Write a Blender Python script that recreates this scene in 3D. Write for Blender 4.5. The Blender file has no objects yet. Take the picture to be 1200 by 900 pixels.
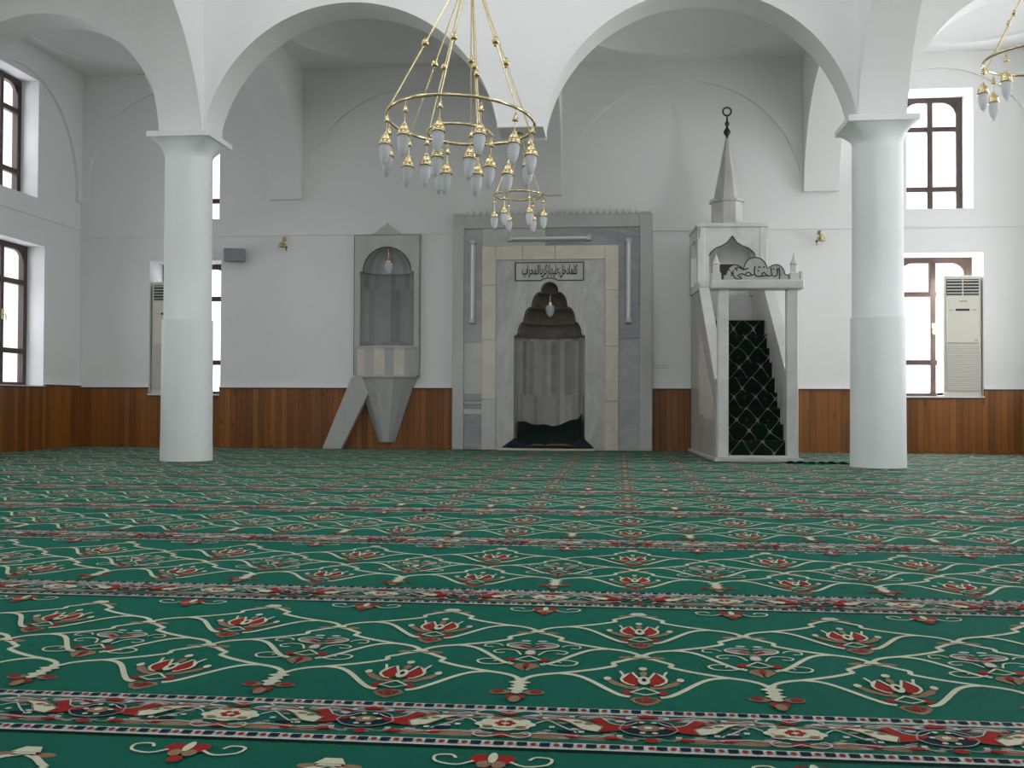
import bpy, math, random
from mathutils import Vector, Matrix
random.seed(7)
PI = math.pi
SC = bpy.context.scene
COL = SC.collection

# ------------------------------------------------------------------ helpers
def lin(r, g, b):
    f = lambda c: (c/255/12.92) if c/255 <= .04045 else ((c/255+.055)/1.055)**2.4
    return (f(r), f(g), f(b), 1)

class MB:
    """collects faces; build() links them as ONE mesh object"""
    def __init__(s):
        s.v = []; s.f = []; s.m = []; s.sm = []
    def add(s, verts, faces, mi=0, smooth=False):
        b = len(s.v)
        s.v += [tuple(p) for p in verts]
        for f in faces:
            s.f.append([b+i for i in f]); s.m.append(mi); s.sm.append(smooth)
        return s
    def box(s, x0, x1, y0, y1, z0, z1, mi=0):
        return s.add([(x0,y0,z0),(x1,y0,z0),(x1,y1,z0),(x0,y1,z0),(x0,y0,z1),(x1,y0,z1),(x1,y1,z1),(x0,y1,z1)],
                     [(3,2,1,0),(4,5,6,7),(0,1,5,4),(1,2,6,5),(2,3,7,6),(3,0,4,7)], mi)
    def bbox(s, x0, x1, y0, y1, z0, z1, b=.006, mi=0):
        """box with chamfered edges"""
        X=(x0,x1);Y=(y0,y1);Z=(z0,z1)
        vs=[];idx={}
        for i in (0,1):
            for j in (0,1):
                for k in (0,1):
                    sx=b if i==0 else -b; sy=b if j==0 else -b; sz=b if k==0 else -b
                    for t,(p) in enumerate(((X[i],Y[j]+sy,Z[k]+sz),(X[i]+sx,Y[j],Z[k]+sz),(X[i]+sx,Y[j]+sy,Z[k]))):
                        idx[i,j,k,t]=len(vs); vs.append(p)
        q=lambda *a:[idx[t] for t in a]
        F=[]
        for i in (0,1):
            f=q((i,0,0,0),(i,1,0,0),(i,1,1,0),(i,0,1,0)); F.append(f if i else f[::-1])
            f=q((0,i,0,1),(0,i,1,1),(1,i,1,1),(1,i,0,1)); F.append(f if i else f[::-1])
            f=q((0,0,i,2),(1,0,i,2),(1,1,i,2),(0,1,i,2)); F.append(f if i else f[::-1])
        for a in (0,1):
            for c in (0,1):
                F.append(q((0,a,c,1),(1,a,c,1),(1,a,c,2),(0,a,c,2)))
                F.append(q((a,0,c,0),(a,1,c,0),(a,1,c,2),(a,0,c,2)))
                F.append(q((a,c,0,0),(a,c,1,0),(a,c,1,1),(a,c,0,1)))
        for i in (0,1):
            for j in (0,1):
                for k in (0,1):
                    F.append(q((i,j,k,0),(i,j,k,1),(i,j,k,2)))
        return s.add(vs,F,mi)
    def prism(s, pts, a0, a1, axis='y', mi=0, caps=(True, True)):
        """2D outline extruded along an axis. axis y: pts=(x,z); x: pts=(y,z); z: pts=(x,y)"""
        def P(p, a):
            return (p[0],a,p[1]) if axis=='y' else (a,p[0],p[1]) if axis=='x' else (p[0],p[1],a)
        n=len(pts)
        vs=[P(p,a0) for p in pts]+[P(p,a1) for p in pts]
        F=[[i,(i+1)%n,n+(i+1)%n,n+i] for i in range(n)]
        if caps[0]: F.append(list(range(n))[::-1])
        if caps[1]: F.append([n+i for i in range(n)])
        return s.add(vs,F,mi)
    def lathe(s, prof, c=(0,0,0), n=24, a0=0, a1=2*PI, mi=0, smooth=True, sx=1, sy=1):
        full=abs(a1-a0-2*PI)<1e-6
        m=n if full else n+1
        vs=[];F=[]
        for j in range(m):
            a=a0+(a1-a0)*j/n
            for r,z in prof: vs.append((c[0]+r*math.cos(a)*sx,c[1]+r*math.sin(a)*sy,c[2]+z))
        k=len(prof)
        for j in range(n):
            j2=(j+1)%m
            for i in range(k-1):
                F.append((j*k+i,j2*k+i,j2*k+i+1,j*k+i+1))
        return s.add(vs,F,mi,smooth)
    def tube(s, pts, r, n=8, mi=0, caps=True, smooth=True):
        pts=[Vector(p) for p in pts]; vs=[];F=[]
        rs=r if isinstance(r,(list,tuple)) else [r]*len(pts)
        for i,p in enumerate(pts):
            t=(pts[min(i+1,len(pts)-1)]-pts[max(i-1,0)]).normalized()
            u=t.cross(Vector((0,0,1)))
            if u.length<1e-4: u=Vector((1,0,0))
            u.normalize(); w=t.cross(u)
            for j in range(n):
                a=2*PI*j/n
                vs.append(p+(u*math.cos(a)+w*math.sin(a))*rs[i])
        for i in range(len(pts)-1):
            for j in range(n):
                F.append((i*n+j,i*n+(j+1)%n,(i+1)*n+(j+1)%n,(i+1)*n+j))
        s.add(vs,F,mi,smooth)
        if caps:
            s.add(vs[:n],[list(range(n))],mi); s.add(vs[-n:],[list(range(n))[::-1]],mi)
        return s
    def torus(s, c, R, r, n=48, m=8, mi=0, a0=0, a1=2*PI, axis='z'):
        full=abs(a1-a0-2*PI)<1e-6
        k=n if full else n+1
        vs=[];F=[]
        for i in range(k):
            a=a0+(a1-a0)*i/n
            for j in range(m):
                b=2*PI*j/m
                q=R+r*math.cos(b)
                if axis=='z': vs.append((c[0]+q*math.cos(a),c[1]+q*math.sin(a),c[2]+r*math.sin(b)))
                else: vs.append((c[0]+q*math.cos(a),c[1]+r*math.sin(b),c[2]+q*math.sin(a)))
        for i in range(n):
            for j in range(m):
                i2=(i+1)%k
                F.append((i*m+j,i2*m+j,i2*m+(j+1)%m,i*m+(j+1)%m))
        return s.add(vs,F,mi,True)
    def ball(s, c, r, n=12, mi=0, sz=1):
        k=n//2
        return s.lathe([(r*math.sin(PI*i/k),-r*sz*math.cos(PI*i/k)) for i in range(k+1)],c,n,mi=mi)
    def stroke2(s, pts, w, y, mi=0, t=.004):
        """a flat raised stroke on a vertical face: pts=(x,z), front at y-t"""
        L=[];n=len(pts)
        for i in range(n):
            a=Vector(pts[max(i-1,0)]);b=Vector(pts[min(i+1,n-1)])
            d=(b-a).normalized() if (b-a).length>0 else Vector((1,0)); nn=Vector((-d.y,d.x))*w/2
            L.append((Vector(pts[i])+nn,Vector(pts[i])-nn))
        vs=[];F=[]
        for p,q in L:
            vs+=[(p.x,y-t,p.y),(q.x,y-t,q.y),(p.x,y,p.y),(q.x,y,q.y)]
        for i in range(n-1):
            b=4*i
            F+=[(b,b+1,b+5,b+4),(b+2,b,b+4,b+6),(b+1,b+3,b+7,b+5)]
        F+=[(0,2,3,1),(4*n-4,4*n-3,4*n-1,4*n-2)]
        return s.add(vs,F,mi)
    def build(s, name, mats, parent=None, loc=None):
        me=bpy.data.meshes.new(name)
        me.from_pydata(s.v,[],s.f)
        if not isinstance(mats,(list,tuple)): mats=[mats]
        for m in mats: me.materials.append(m)
        me.polygons.foreach_set('material_index',s.m)
        me.polygons.foreach_set('use_smooth',s.sm)
        me.update()
        o=bpy.data.objects.new(name,me); COL.objects.link(o)
        if parent: o.parent=parent
        if loc: o.location=loc
        return o

def fix_normals(o):
    import bmesh
    bm=bmesh.new(); bm.from_mesh(o.data)
    bmesh.ops.recalc_face_normals(bm,faces=bm.faces); bm.to_mesh(o.data); bm.free()
    return o

def tag(o, label, cat, group=None, kind=None):
    o['label']=label
    if cat: o['category']=cat
    if group: o['group']=group
    if kind: o['kind']=kind
    return o
def thing(name, label, cat, loc=(0,0,0), rz=0, group=None):
    o=bpy.data.objects.new(name,None); COL.objects.link(o)
    o.empty_display_size=.1
    o.location=loc; o.rotation_euler=(0,0,rz)
    return tag(o,label,cat,group)
def struct(o, label=None, cat=None):
    o['kind']='structure'
    if label: o['label']=label
    if cat: o['category']=cat
    return o
def copy_tree(o, parent=None):
    c=o.copy(); COL.objects.link(c)
    if parent: c.parent=parent
    for ch in list(o.children): copy_tree(ch,c)
    return c

# ------------------------------------------------------------------ materials
def nmat(name):
    m=bpy.data.materials.new(name); m.use_nodes=True
    nt=m.node_tree; b=nt.nodes['Principled BSDF']
    return m,nt,b
def N(nt,t,**kw):
    n=nt.nodes.new(t)
    for k,v in kw.items():
        if k.startswith('i_'): n.inputs[k[2:].replace('_',' ')].default_value=v
        else: setattr(n,k,v)
    return n
def simple(name,col,rough=.6,metal=0,bump=0,bscale=60,var=0,vscale=6,**inp):
    m,nt,b=nmat(name)
    b.inputs['Base Color'].default_value=col; b.inputs['Roughness'].default_value=rough; b.inputs['Metallic'].default_value=metal
    for k,v in inp.items(): b.inputs[k.replace('_',' ')].default_value=v
    tc=N(nt,'ShaderNodeTexCoord')
    if var:
        nz=N(nt,'ShaderNodeTexNoise',i_Scale=vscale,i_Detail=5.0)
        mx=N(nt,'ShaderNodeMix',data_type='RGBA')
        mx.inputs['A'].default_value=tuple(c*(1-var) for c in col[:3])+(1,)
        mx.inputs['B'].default_value=tuple(min(1,c*(1+var)) for c in col[:3])+(1,)
        nt.links.new(tc.outputs['Object'],nz.inputs['Vector']); nt.links.new(nz.outputs['Fac'],mx.inputs['Factor'])
        nt.links.new(mx.outputs['Result'],b.inputs['Base Color'])
    if bump:
        n2=N(nt,'ShaderNodeTexNoise',i_Scale=bscale,i_Detail=4.0)
        bp=N(nt,'ShaderNodeBump',i_Strength=bump,i_Distance=.01)
        nt.links.new(tc.outputs['Object'],n2.inputs['Vector']); nt.links.new(n2.outputs['Fac'],bp.inputs['Height']); nt.links.new(bp.outputs['Normal'],b.inputs['Normal'])
    return m
def marble(name,c1,c2,c3,scale=2.2,dist=2.5,rough=.35,stretch=(1,1,1)):
    m,nt,b=nmat(name)
    tc=N(nt,'ShaderNodeTexCoord'); mp=N(nt,'ShaderNodeMapping'); mp.inputs['Scale'].default_value=stretch
    nz=N(nt,'ShaderNodeTexNoise',i_Scale=scale,i_Detail=8.0,i_Roughness=.62,i_Distortion=dist)
    cr=N(nt,'ShaderNodeValToRGB'); e=cr.color_ramp.elements
    e[0].position=.28; e[0].color=c1; e[1].position=.7; e[1].color=c2
    x=e.new(.52); x.color=c3
    nt.links.new(tc.outputs['Object'],mp.inputs['Vector']); nt.links.new(mp.outputs['Vector'],nz.inputs['Vector'])
    nt.links.new(nz.outputs['Fac'],cr.inputs['Fac']); nt.links.new(cr.outputs['Color'],b.inputs['Base Color'])
    b.inputs['Roughness'].default_value=rough
    return m
M={}
M['plaster']=simple('white_plaster',(.79,.785,.775,1),.85,bump=.05,bscale=9,var=.025,vscale=1.3)
M['column']=simple('column_paint',(.76,.785,.775,1),.55,bump=.05,bscale=12,var=.02)
M['marble_grey']=marble('grey_marble',(.41,.405,.385,1),(.54,.53,.50,1),(.475,.47,.45,1),2.0,1.5,.4,(1,1,.35))
M['marble_blue']=marble('blue_grey_marble',(.33,.33,.335,1),(.47,.465,.455,1),(.40,.40,.395,1),2.6,2.2,.4,(.6,.6,1.3))
M['marble_cream']=marble('cream_marble',(.56,.50,.42,1),(.68,.64,.55,1),(.63,.585,.50,1),2.4,2.0,.4)
M['marble_dark']=marble('dark_veined_marble',(.24,.245,.27,1),(.38,.375,.38,1),(.31,.31,.325,1),3.0,2.4,.4,(.5,.5,2.2))
M['marble_pale']=marble('pale_warm_marble',(.46,.45,.43,1),(.58,.565,.53,1),(.52,.51,.48,1),2.2,2.0,.4)
M['marble_inner']=marble('pale_grey_marble',(.39,.385,.385,1),(.60,.585,.55,1),(.50,.49,.47,1),3.4,2.2,.4,(1.4,1,.45))
M['marble_white']=marble('white_marble',(.56,.56,.545,1),(.72,.715,.70,1),(.67,.665,.65,1),2.2,1.5,.38)
M['marble_pink']=marble('warm_grey_marble',(.33,.30,.285,1),(.53,.49,.46,1),(.43,.395,.37,1),1.6,1.6,.4,(1,1,.6))
M['ink']=simple('carved_black',(.035,.035,.04,1),.7)
M['brass']=simple('polished_brass',(.70,.57,.33,1),.18,1.0,var=.15,vscale=30)
M['bronze']=simple('dark_bronze',(.045,.04,.04,1),.4,.6)
M['dark_wood']=simple('dark_window_wood',(.055,.03,.022,1),.5,var=.25,vscale=14)
M['ac_body']=simple('ac_plastic',(.62,.60,.53,1),.45)
M['ac_panel']=simple('ac_panel_plastic',(.66,.635,.545,1),.35)
M['ac_grille']=simple('ac_grille_plastic',(.50,.49,.44,1),.5)
M['black']=simple('black_plastic',(.012,.012,.014,1),.5)
M['grey_plastic']=simple('grey_plastic',(.27,.27,.28,1),.6)
M['white_plastic']=simple('white_plastic',(.72,.71,.68,1),.45)
M['aluminium']=simple('lamp_housing',(.50,.50,.49,1),.45,.2)
M['tube']=simple('fluorescent_tube_glass',(.80,.81,.80,1),.25)
M['cloth_dark']=simple('dark_green_mat',(.004,.018,.013,1),.95,bump=.6,bscale=40,var=.3,vscale=12)
M['cloth_pattern']=simple('mat_pattern',(.17,.09,.04,1),.95,var=.4,vscale=25)

def glass_mats():
    m,nt,b=nmat('frosted_lamp_glass')
    b.inputs['Base Color'].default_value=(.80,.82,.84,1); b.inputs['Roughness'].default_value=.18
    out=nt.nodes['Material Output']
    tr=N(nt,'ShaderNodeBsdfTranslucent'); tr.inputs['Color'].default_value=(.86,.88,.90,1)
    mx=N(nt,'ShaderNodeMixShader'); mx.inputs['Fac'].default_value=.45
    nt.links.new(b.outputs['BSDF'],mx.inputs[1]); nt.links.new(tr.outputs['BSDF'],mx.inputs[2]); nt.links.new(mx.outputs['Shader'],out.inputs['Surface'])
    M['frost']=m
    for key,tint in (('pane',(.97,.98,1,1)),('clear',(.9,.92,.93,1))):
        m,nt,b=nmat('clear_glass_'+key)
        out=nt.nodes['Material Output']
        t=N(nt,'ShaderNodeBsdfTransparent'); t.inputs['Color'].default_value=tint
        g=N(nt,'ShaderNodeBsdfGlossy'); g.inputs['Roughness'].default_value=.05
        mx=N(nt,'ShaderNodeMixShader')
        mx.inputs['Fac'].default_value=.05; nt.links.new(t.outputs['BSDF'],mx.inputs[1]); nt.links.new(g.outputs['BSDF'],mx.inputs[2]); nt.links.new(mx.outputs['Shader'],out.inputs['Surface'])
        M[key]=m
glass_mats()

def wood_planks():
    m,nt,b=nmat('varnished_pine_planks')
    tc=N(nt,'ShaderNodeTexCoord'); sp=N(nt,'ShaderNodeSeparateXYZ'); nt.links.new(tc.outputs['Object'],sp.inputs['Vector'])
    ad=N(nt,'ShaderNodeMath',operation='ADD'); nt.links.new(sp.outputs['X'],ad.inputs[0]); nt.links.new(sp.outputs['Y'],ad.inputs[1])
    dv=N(nt,'ShaderNodeMath',operation='DIVIDE'); nt.links.new(ad.outputs[0],dv.inputs[0]); dv.inputs[1].default_value=.074
    fl=N(nt,'ShaderNodeMath',operation='FLOOR'); nt.links.new(dv.outputs[0],fl.inputs[0])
    fr=N(nt,'ShaderNodeMath',operation='FRACT'); nt.links.new(dv.outputs[0],fr.inputs[0])
    wn=N(nt,'ShaderNodeTexWhiteNoise',noise_dimensions='1D'); nt.links.new(fl.outputs[0],wn.inputs['W'])
    # grain, stretched along the plank
    mp=N(nt,'ShaderNodeMapping'); mp.inputs['Scale'].default_value=(16,16,1.1)
    cb=N(nt,'ShaderNodeVectorMath',operation='ADD'); nt.links.new(tc.outputs['Object'],cb.inputs[0]); nt.links.new(wn.outputs['Color'],cb.inputs[1])
    nt.links.new(cb.outputs[0],mp.inputs['Vector'])
    nz=N(nt,'ShaderNodeTexNoise',i_Scale=1.0,i_Detail=5.0,i_Distortion=.6); nt.links.new(mp.outputs['Vector'],nz.inputs['Vector'])
    mixf=N(nt,'ShaderNodeMath',operation='MULTIPLY_ADD'); nt.links.new(wn.outputs['Value'],mixf.inputs[0]); mixf.inputs[1].default_value=.45
    sc=N(nt,'ShaderNodeMath',operation='MULTIPLY'); nt.links.new(nz.outputs['Fac'],sc.inputs[0]); sc.inputs[1].default_value=.6
    nt.links.new(sc.outputs[0],mixf.inputs[2])
    cr=N(nt,'ShaderNodeValToRGB'); e=cr.color_ramp.elements
    e[0].position=.15; e[0].color=(.11,.033,.005,1); e[1].position=.85; e[1].color=(.35,.125,.02,1)
    nt.links.new(mixf.outputs[0],cr.inputs['Fac'])
    # knots
    vo=N(nt,'ShaderNodeTexVoronoi',i_Scale=1.0); mp2=N(nt,'ShaderNodeMapping'); mp2.inputs['Scale'].default_value=(7,7,3.2)
    nt.links.new(cb.outputs[0],mp2.inputs['Vector']); nt.links.new(mp2.outputs['Vector'],vo.inputs['Vector'])
    kr=N(nt,'ShaderNodeMapRange'); kr.inputs['From Min'].default_value=.06; kr.inputs['From Max'].default_value=.16; kr.inputs['To Min'].default_value=.45; kr.inputs['To Max'].default_value=1
    nt.links.new(vo.outputs['Distance'],kr.inputs['Value'])
    # groove
    gp=N(nt,'ShaderNodeMath',operation='PINGPONG'); nt.links.new(dv.outputs[0],gp.inputs[0]); gp.inputs[1].default_value=.5
    gr=N(nt,'ShaderNodeMapRange'); gr.inputs['From Min'].default_value=.02; gr.inputs['From Max'].default_value=.07; gr.inputs['To Min'].default_value=.55; gr.inputs['To Max'].default_value=1
    nt.links.new(gp.outputs[0],gr.inputs['Value'])
    mu=N(nt,'ShaderNodeMath',operation='MULTIPLY'); nt.links.new(kr.outputs['Result'],mu.inputs[0]); nt.links.new(gr.outputs['Result'],mu.inputs[1])
    vm=N(nt,'ShaderNodeVectorMath',operation='SCALE'); nt.links.new(cr.outputs['Color'],vm.inputs[0]); nt.links.new(mu.outputs[0],vm.inputs['Scale'])
    nt.links.new(vm.outputs[0],b.inputs['Base Color'])
    bp=N(nt,'ShaderNodeBump',i_Strength=.6,i_Distance=.006); nt.links.new(gr.outputs['Result'],bp.inputs['Height']); nt.links.new(bp.outputs['Normal'],b.inputs['Normal'])
    b.inputs['Roughness'].default_value=.42
    return m
M['planks']=wood_planks()

def stripe_marble(name,cols,scale,axis='X',rough=.45):
    """book-matched upright strips of marble, each its own tone"""
    m,nt,b=nmat(name)
    tc=N(nt,'ShaderNodeTexCoord'); sp=N(nt,'ShaderNodeSeparateXYZ'); nt.links.new(tc.outputs['Object'],sp.inputs['Vector'])
    at=N(nt,'ShaderNodeMath',operation='ARCTAN2'); nt.links.new(sp.outputs['Y'],at.inputs[0]); nt.links.new(sp.outputs['X'],at.inputs[1])
    mu=N(nt,'ShaderNodeMath',operation='MULTIPLY'); nt.links.new(at.outputs[0],mu.inputs[0]); mu.inputs[1].default_value=scale
    fl=N(nt,'ShaderNodeMath',operation='FLOOR'); nt.links.new(mu.outputs[0],fl.inputs[0])
    dv=N(nt,'ShaderNodeMath',operation='MULTIPLY'); nt.links.new(sp.outputs['Z'],dv.inputs[0]); dv.inputs[1].default_value=1/.68
    fz=N(nt,'ShaderNodeMath',operation='FLOOR'); nt.links.new(dv.outputs[0],fz.inputs[0])
    cx=N(nt,'ShaderNodeCombineXYZ'); nt.links.new(fl.outputs[0],cx.inputs[0]); nt.links.new(fz.outputs[0],cx.inputs[1])
    wn=N(nt,'ShaderNodeTexWhiteNoise',noise_dimensions='3D'); nt.links.new(cx.outputs[0],wn.inputs['Vector'])
    nz=N(nt,'ShaderNodeTexNoise',i_Scale=3.5,i_Detail=6.0,i_Distortion=1.2); nt.links.new(tc.outputs['Object'],nz.inputs['Vector'])
    ma=N(nt,'ShaderNodeMath',operation='MULTIPLY_ADD'); nt.links.new(nz.outputs['Fac'],ma.inputs[0]); ma.inputs[1].default_value=.5
    m2=N(nt,'ShaderNodeMath',operation='MULTIPLY'); nt.links.new(wn.outputs['Value'],m2.inputs[0]); m2.inputs[1].default_value=.6; nt.links.new(m2.outputs[0],ma.inputs[2])
    cr=N(nt,'ShaderNodeValToRGB'); e=cr.color_ramp.elements
    e[0].position=.2; e[0].color=cols[0]; e[1].position=.85; e[1].color=cols[1]
    nt.links.new(ma.outputs[0],cr.inputs['Fac']); nt.links.new(cr.outputs['Color'],b.inputs['Base Color'])
    b.inputs['Roughness'].default_value=rough
    return m
M['niche_stripe']=stripe_marble('niche_striped_marble',((.25,.235,.235,1),(.56,.54,.515,1)),7.5)
M['niche_brown']=marble('niche_brown_stone',(.15,.125,.105,1),(.26,.225,.19,1),(.20,.17,.145,1),3.0,2.0,.6)
M['niche_blue']=stripe_marble('pulpit_niche_marble',((.36,.355,.365,1),(.58,.57,.565,1)),4.2)

def carpet_mat(name,col,var=.25,sheen=.03):
    m,nt,b=nmat(name)
    tc=N(nt,'ShaderNodeTexCoord')
    n1=N(nt,'ShaderNodeTexNoise',i_Scale=420.0,i_Detail=2.0); n2=N(nt,'ShaderNodeTexNoise',i_Scale=2.2,i_Detail=3.0)
    for n in (n1,n2): nt.links.new(tc.outputs['Object'],n.inputs['Vector'])
    ad=N(nt,'ShaderNodeMath',operation='ADD'); nt.links.new(n1.outputs['Fac'],ad.inputs[0]); nt.links.new(n2.outputs['Fac'],ad.inputs[1])
    mr=N(nt,'ShaderNodeMapRange'); mr.inputs['From Min'].default_value=.7; mr.inputs['From Max'].default_value=1.3; mr.inputs['To Min'].default_value=1-var; mr.inputs['To Max'].default_value=1+var
    nt.links.new(ad.outputs[0],mr.inputs['Value'])
    vm=N(nt,'ShaderNodeVectorMath',operation='SCALE'); vm.inputs[0].default_value=col[:3]; nt.links.new(mr.outputs['Result'],vm.inputs['Scale'])
    nt.links.new(vm.outputs[0],b.inputs['Base Color'])
    b.inputs['Roughness'].default_value=.8
    b.inputs['Specular IOR Level'].default_value=.04
    b.inputs['Sheen Weight'].default_value=sheen; b.inputs['Sheen Roughness'].default_value=.5
    b.inputs['Sheen Tint'].default_value=(.12,.8,.62,1)
    bp=N(nt,'ShaderNodeBump',i_Strength=.5,i_Distance=.004); nt.links.new(n1.outputs['Fac'],bp.inputs['Height']); nt.links.new(bp.outputs['Normal'],b.inputs['Normal'])
    return m
CARPET=[carpet_mat('carpet_green',(.0005,.057,.033),.25,.21),carpet_mat('carpet_cream',(.60,.60,.45),.12),carpet_mat('carpet_red',(.30,.016,.012)),
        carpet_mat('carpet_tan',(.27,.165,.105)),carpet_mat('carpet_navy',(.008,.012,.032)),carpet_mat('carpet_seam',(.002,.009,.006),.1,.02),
        carpet_mat('carpet_mauve',(.34,.27,.26)),carpet_mat('carpet_grey',(.52,.53,.49),.12)]

def stair_carpet():
    m,nt,b=nmat('stair_carpet_trellis')
    tc=N(nt,'ShaderNodeTexCoord'); sp=N(nt,'ShaderNodeSeparateXYZ'); nt.links.new(tc.outputs['Object'],sp.inputs['Vector'])
    sm=N(nt,'ShaderNodeMath',operation='MULTIPLY_ADD'); nt.links.new(sp.outputs['Y'],sm.inputs[0]); sm.inputs[1].default_value=.25; nt.links.new(sp.outputs['Z'],sm.inputs[2])
    nz=N(nt,'ShaderNodeTexNoise',i_Scale=5.0,i_Detail=1.0); nt.links.new(tc.outputs['Object'],nz.inputs['Vector'])
    def cosn(src,k,off):
        a=N(nt,'ShaderNodeMath',operation='MULTIPLY_ADD'); nt.links.new(src,a.inputs[0]); a.inputs[1].default_value=k; a.inputs[2].default_value=off
        d=N(nt,'ShaderNodeMath',operation='MULTIPLY_ADD'); nt.links.new(nz.outputs['Fac'],d.inputs[0]); d.inputs[1].default_value=1.6; nt.links.new(a.outputs[0],d.inputs[2])
        c=N(nt,'ShaderNodeMath',operation='COSINE'); nt.links.new(d.outputs[0],c.inputs[0]); return c.outputs[0]
    cx=cosn(sp.outputs['X'],2*PI/.22,.4); cz=cosn(sm.outputs[0],2*PI/.27,0)
    f=N(nt,'ShaderNodeMath',operation='ADD'); nt.links.new(cx,f.inputs[0]); nt.links.new(cz,f.inputs[1])
    ab=N(nt,'ShaderNodeMath',operation='ABSOLUTE'); nt.links.new(f.outputs[0],ab.inputs[0])
    lt=N(nt,'ShaderNodeMath',operation='LESS_THAN'); nt.links.new(ab.outputs[0],lt.inputs[0]); lt.inputs[1].default_value=.075
    gt=N(nt,'ShaderNodeMath',operation='GREATER_THAN'); nt.links.new(f.outputs[0],gt.inputs[0]); gt.inputs[1].default_value=1.94
    mx=N(nt,'ShaderNodeMix',data_type='RGBA'); mx.inputs['A'].default_value=(.006,.016,.012,1); mx.inputs['B'].default_value=(.10,.03,.02,1); nt.links.new(gt.outputs[0],mx.inputs['Factor'])
    m2=N(nt,'ShaderNodeMix',data_type='RGBA'); nt.links.new(mx.outputs['Result'],m2.inputs['A']); m2.inputs['B'].default_value=(.23,.20,.12,1); nt.links.new(lt.outputs[0],m2.inputs['Factor'])
    nt.links.new(m2.outputs['Result'],b.inputs['Base Color']); b.inputs['Roughness'].default_value=.95; b.inputs['Specular IOR Level'].default_value=.1
    return m
M['stair_carpet']=stair_carpet()

# ------------------------------------------------------------------ camera
H=.593
def make_camera():
    a,t,r=math.radians(5.776),math.radians(1.032),math.radians(.217)
    R=Vector((math.cos(a),math.sin(a),0)); F0=Vector((-math.sin(a),math.cos(a),0)); Z=Vector((0,0,1))
    F=F0*math.cos(t)+Z*math.sin(t); U=Z*math.cos(t)-F0*math.sin(t)
    R2=R*math.cos(r)+U*math.sin(r); U2=U*math.cos(r)-R*math.sin(r)
    cam=bpy.data.cameras.new('camera'); o=bpy.data.objects.new('camera',cam); COL.objects.link(o)
    m=Matrix((( R2.x,U2.x,-F.x,0),(R2.y,U2.y,-F.y,0),(R2.z,U2.z,-F.z,H),(0,0,0,1)))
    o.matrix_world=m
    cam.sensor_width=36; cam.lens=36*1237.14/1200; cam.clip_start=.05; cam.clip_end=200
    SC.camera=o
make_camera()

# ------------------------------------------------------------------ dimensions of the hall
YW=13.0; XLW=-6.937; XRW=5.08; YB=-4.0
XL,XM,XR=-4.225,-.928,2.369           # column axes and the pendant between them
YC=10.037                              # arcade axis
T=.43
ZS,ZA=3.2035,4.42                      # springing and crown of the arches
ZC=4.80; ZN=6.6                        # aisle ceiling, nave ceiling

# ------------------------------------------------------------------ walls
def wall_grid(name, u0,u1,z0,z1, d0,d1, holes, place, m):
    """solid wall with rectangular openings; place(u,d,z)->xyz"""
    us=sorted({u0,u1,*[h[0] for h in holes],*[h[1] for h in holes]}); zs=sorted({z0,z1,*[h[2] for h in holes],*[h[3] for h in holes]})
    us=[u for u in us if u0<=u<=u1]; zs=[z for z in zs if z0<=z<=z1]
    def solid(i,k):
        if i<0 or k<0 or i>=len(us)-1 or k>=len(zs)-1: return False
        cu=(us[i]+us[i+1])/2; cz=(zs[k]+zs[k+1])/2
        return not any(h[0]<cu<h[1] and h[2]<cz<h[3] for h in holes)
    mb=MB()
    def q(*p): mb.add([place(*x) for x in p],[(0,1,2,3)])
    for i in range(len(us)-1):
        for k in range(len(zs)-1):
            if not solid(i,k): continue
            a,b,c,d=us[i],us[i+1],zs[k],zs[k+1]
            q((a,d0,c),(b,d0,c),(b,d0,d),(a,d0,d)); q((a,d1,c),(a,d1,d),(b,d1,d),(b,d1,c))
            if not solid(i-1,k): q((a,d0,c),(a,d0,d),(a,d1,d),(a,d1,c))
            if not solid(i+1,k): q((b,d0,c),(b,d1,c),(b,d1,d),(b,d0,d))
            if not solid(i,k-1): q((a,d0,c),(a,d1,c),(b,d1,c),(b,d0,c))
            if not solid(i,k+1): q((a,d0,d),(b,d0,d),(b,d1,d),(a,d1,d))
    return mb.build(name,m)

LOW_Z=(.69,2.40); UP_Z=(2.93,4.37)
win_front_low=[(-6.0,-5.05),(3.37,4.30)]; win_front_up=[(-5.80,-5.08),(3.42,4.19)]
side_low=[(11.10,12.15),(7.75,8.8),(4.45,5.5),(1.15,2.2),(-2.2,-1.15)]
side_up=[(11.17,11.98),(7.85,8.7),(4.55,5.4),(1.25,2.1),(-2.1,-1.25)]
holes=[(*w,*LOW_Z) for w in win_front_low]+[(*w,*UP_Z) for w in win_front_up]
holes+=[(-1.30,-.39,0,2.08),(-3.235,-2.535,.93,2.57)]
struct(wall_grid('wall_front',XLW-.6,XRW+.6,0,ZC+.3,YW,YW+.55,holes,lambda u,d,z:(u,d,z),M['plaster']),'white plastered front wall with the prayer niche and windows','wall')
SLZ=(.78,2.47); SUZ=(3.03,4.44)
hl=[(*w,*SLZ) for w in side_low]+[(*w,*SUZ) for w in side_up]
struct(wall_grid('wall_left',YB,YW,0,ZC+.3,XLW,XLW-.5,hl,lambda u,d,z:(d,u,z),M['plaster']),'white plastered left side wall with two rows of windows','wall')
struct(wall_grid('wall_right',YB,YW,0,ZC+.3,XRW,XRW+.5,hl,lambda u,d,z:(d,u,z),M['plaster']),'white plastered right side wall with two rows of windows','wall')
bh=[(-3.6,-2.3,1,2.8),(.4,1.7,1,2.8),(-3.6,-2.3,4.2,5.8),(-1.6,-.3,4.2,5.8),(.4,1.7,4.2,5.8)]  # openings in the unseen rear wall, added to carry light
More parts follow.
